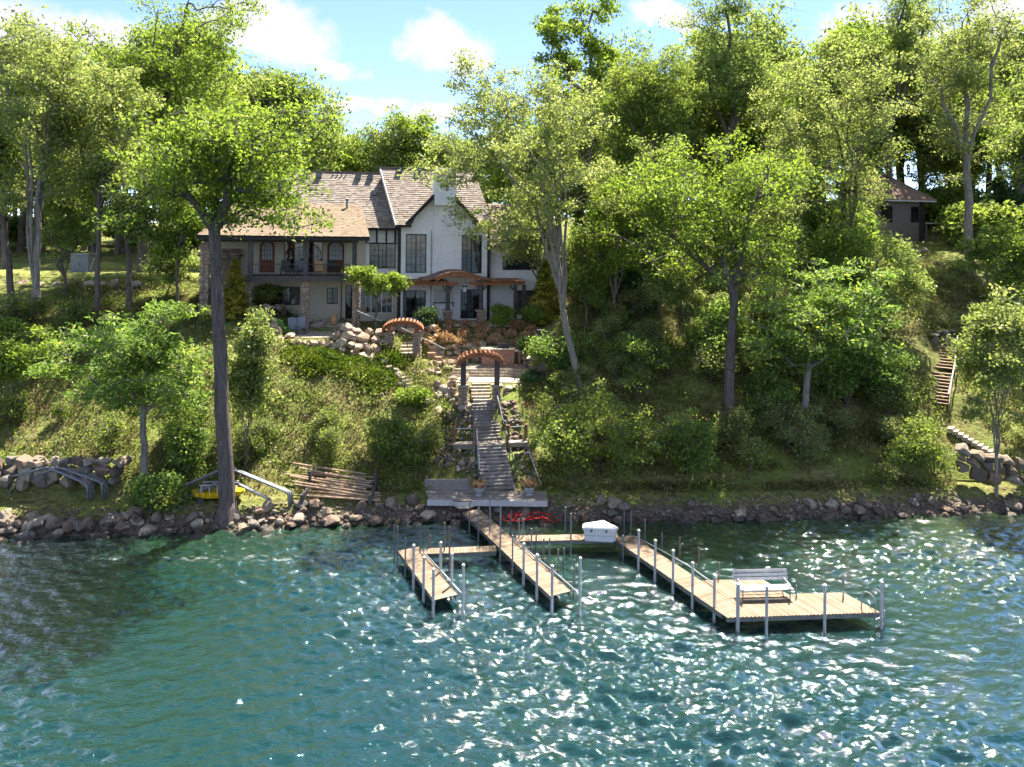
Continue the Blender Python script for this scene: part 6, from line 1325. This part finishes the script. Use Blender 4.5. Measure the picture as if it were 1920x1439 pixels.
for k in range(7): MB().b2(-1.0 + k * .32, -.86 + k * .32, -.44, -.3, .34, .52).build('rib', M['yellow'], yw)
for k in range(5): MB().b2(-.8 + k * .4, -.74 + k * .4, -.3, .3, .5, .82).build('rack_post', M['whitew'], yw)
MB().bar((-.9, -.2, .84), (.95, -.2, .84), .06, .05).build('rack_rail', M['whitew'], yw); MB().bar((-.9, .25, .86), (.95, .25, .86), .06, .05).build('rack_rail', M['whitew'], yw)
for s in (-.8, .8): MB().b2(s - .15, s + .15, -.3, .3, -.05, .25).build('cradle', M['gtimber'], yw)
pr_ = random.Random(12)
for i in range(24):
    f = i / 23; yl = 37.6 - f * 1.9; zz = .15 + .85 * (1 - f) + pr_.uniform(-.04, .04)
    dg_ = i % 4 == 0
    a = P(pr_.uniform(535, 570) if dg_ else pr_.uniform(565, 622), 0, yl + pr_.uniform(.0, .3)); b = P(pr_.uniform(690, 724), 0, yl - pr_.uniform(0, .25))
    zb_ = max(hz(b.x, b.y), 1.0) + zz * .55; b.z = zb_ - .1; a.z = zb_ + (.4 if dg_ else pr_.uniform(-.08, .1))
    o = empty('wooden_pole', b, 0, 'long weathered wooden pole in the stacked pile left of the deck', 'pole', 'wooden poles stacked left of the deck')
    mid = (a + b) / 2 - b + Vector((0, 0, pr_.uniform(-.05, .03))); MB().tube([(0, 0, 0), mid, a - b], [.05, .055, .045], 7).build('shaft', M['pole'], o); MB().lathe((0, 0, 0), [(.04, -.02), (.055, 0), (.04, .02)], 7).build('end_cap', M['pole'], o)
for px in (575, 700):
    p = gp(px, 930); o = empty('pole_rack', p, 0, ('left' if px < 600 else 'right') + ' dark timber support under the pole pile', 'rack', 'supports of the pole pile'); MB().b2(-.08, .08, -.9, .9, -.1, .35).build('beam', M['gtimber'], o); MB().b2(-.07, .07, .5, .62, .353, 1.1).build('upright', M['gtimber'], o)
l0_ = P(440, 890, 38.6); l1_ = P(575, 900, 38.4); lg = empty('fallen_log', l0_, 0, 'dark weathered log lying left of the pole pile', 'log'); MB().tube([(0, 0, 0), (l1_ - l0_) * .5 + Vector((0, 0, .06)), l1_ - l0_], [.1, .12, .09], 8).build('trunk', M['bark_d'], lg)
# ------------------------------------------------------------------ neighbour stairs on the right slope
na, nb = gp(1738, 765), gp(1752, 722); nc_, nd_ = P(1767, 700, 44.4), P(1776, 655, 45.9)
def nst(label, px0, py0, Y0, px1, py1, Y1, n, w):
    a, b = gp(px0, py0), gp(px1, py1); a.z += .1; b.z += .15; return stairs('hill_stairs', label, a, b, n, w, w, M['pole'], riser=False)
nst('lower flight of the neighbour wooden stairs on the right slope', 1756, 765, 42.6, 1764, 703, 44.6, 10, 1.2); nst('upper flight of the neighbour wooden stairs on the right slope', 1765, 698, 44.7, 1772, 655, 46.1, 8, 1.2)
a_, b_, c_ = [gp(x_, y_) + Vector((0, 0, .95)) for x_, y_ in ((1778, 770), (1790, 712), (1795, 660))]; handrail('thin grey handrail of the neighbour wooden stairs', [a_, b_, c_], [a_, b_, (b_ + c_) / 2], 'pvc', .04)
stone_steps('stone_steps', 'short run of stone steps below the neighbour wooden stairs', gp(1862, 862) + Vector((0, 0, .1)), gp(1780, 806) + Vector((0, 0, .15)), 9, .9)
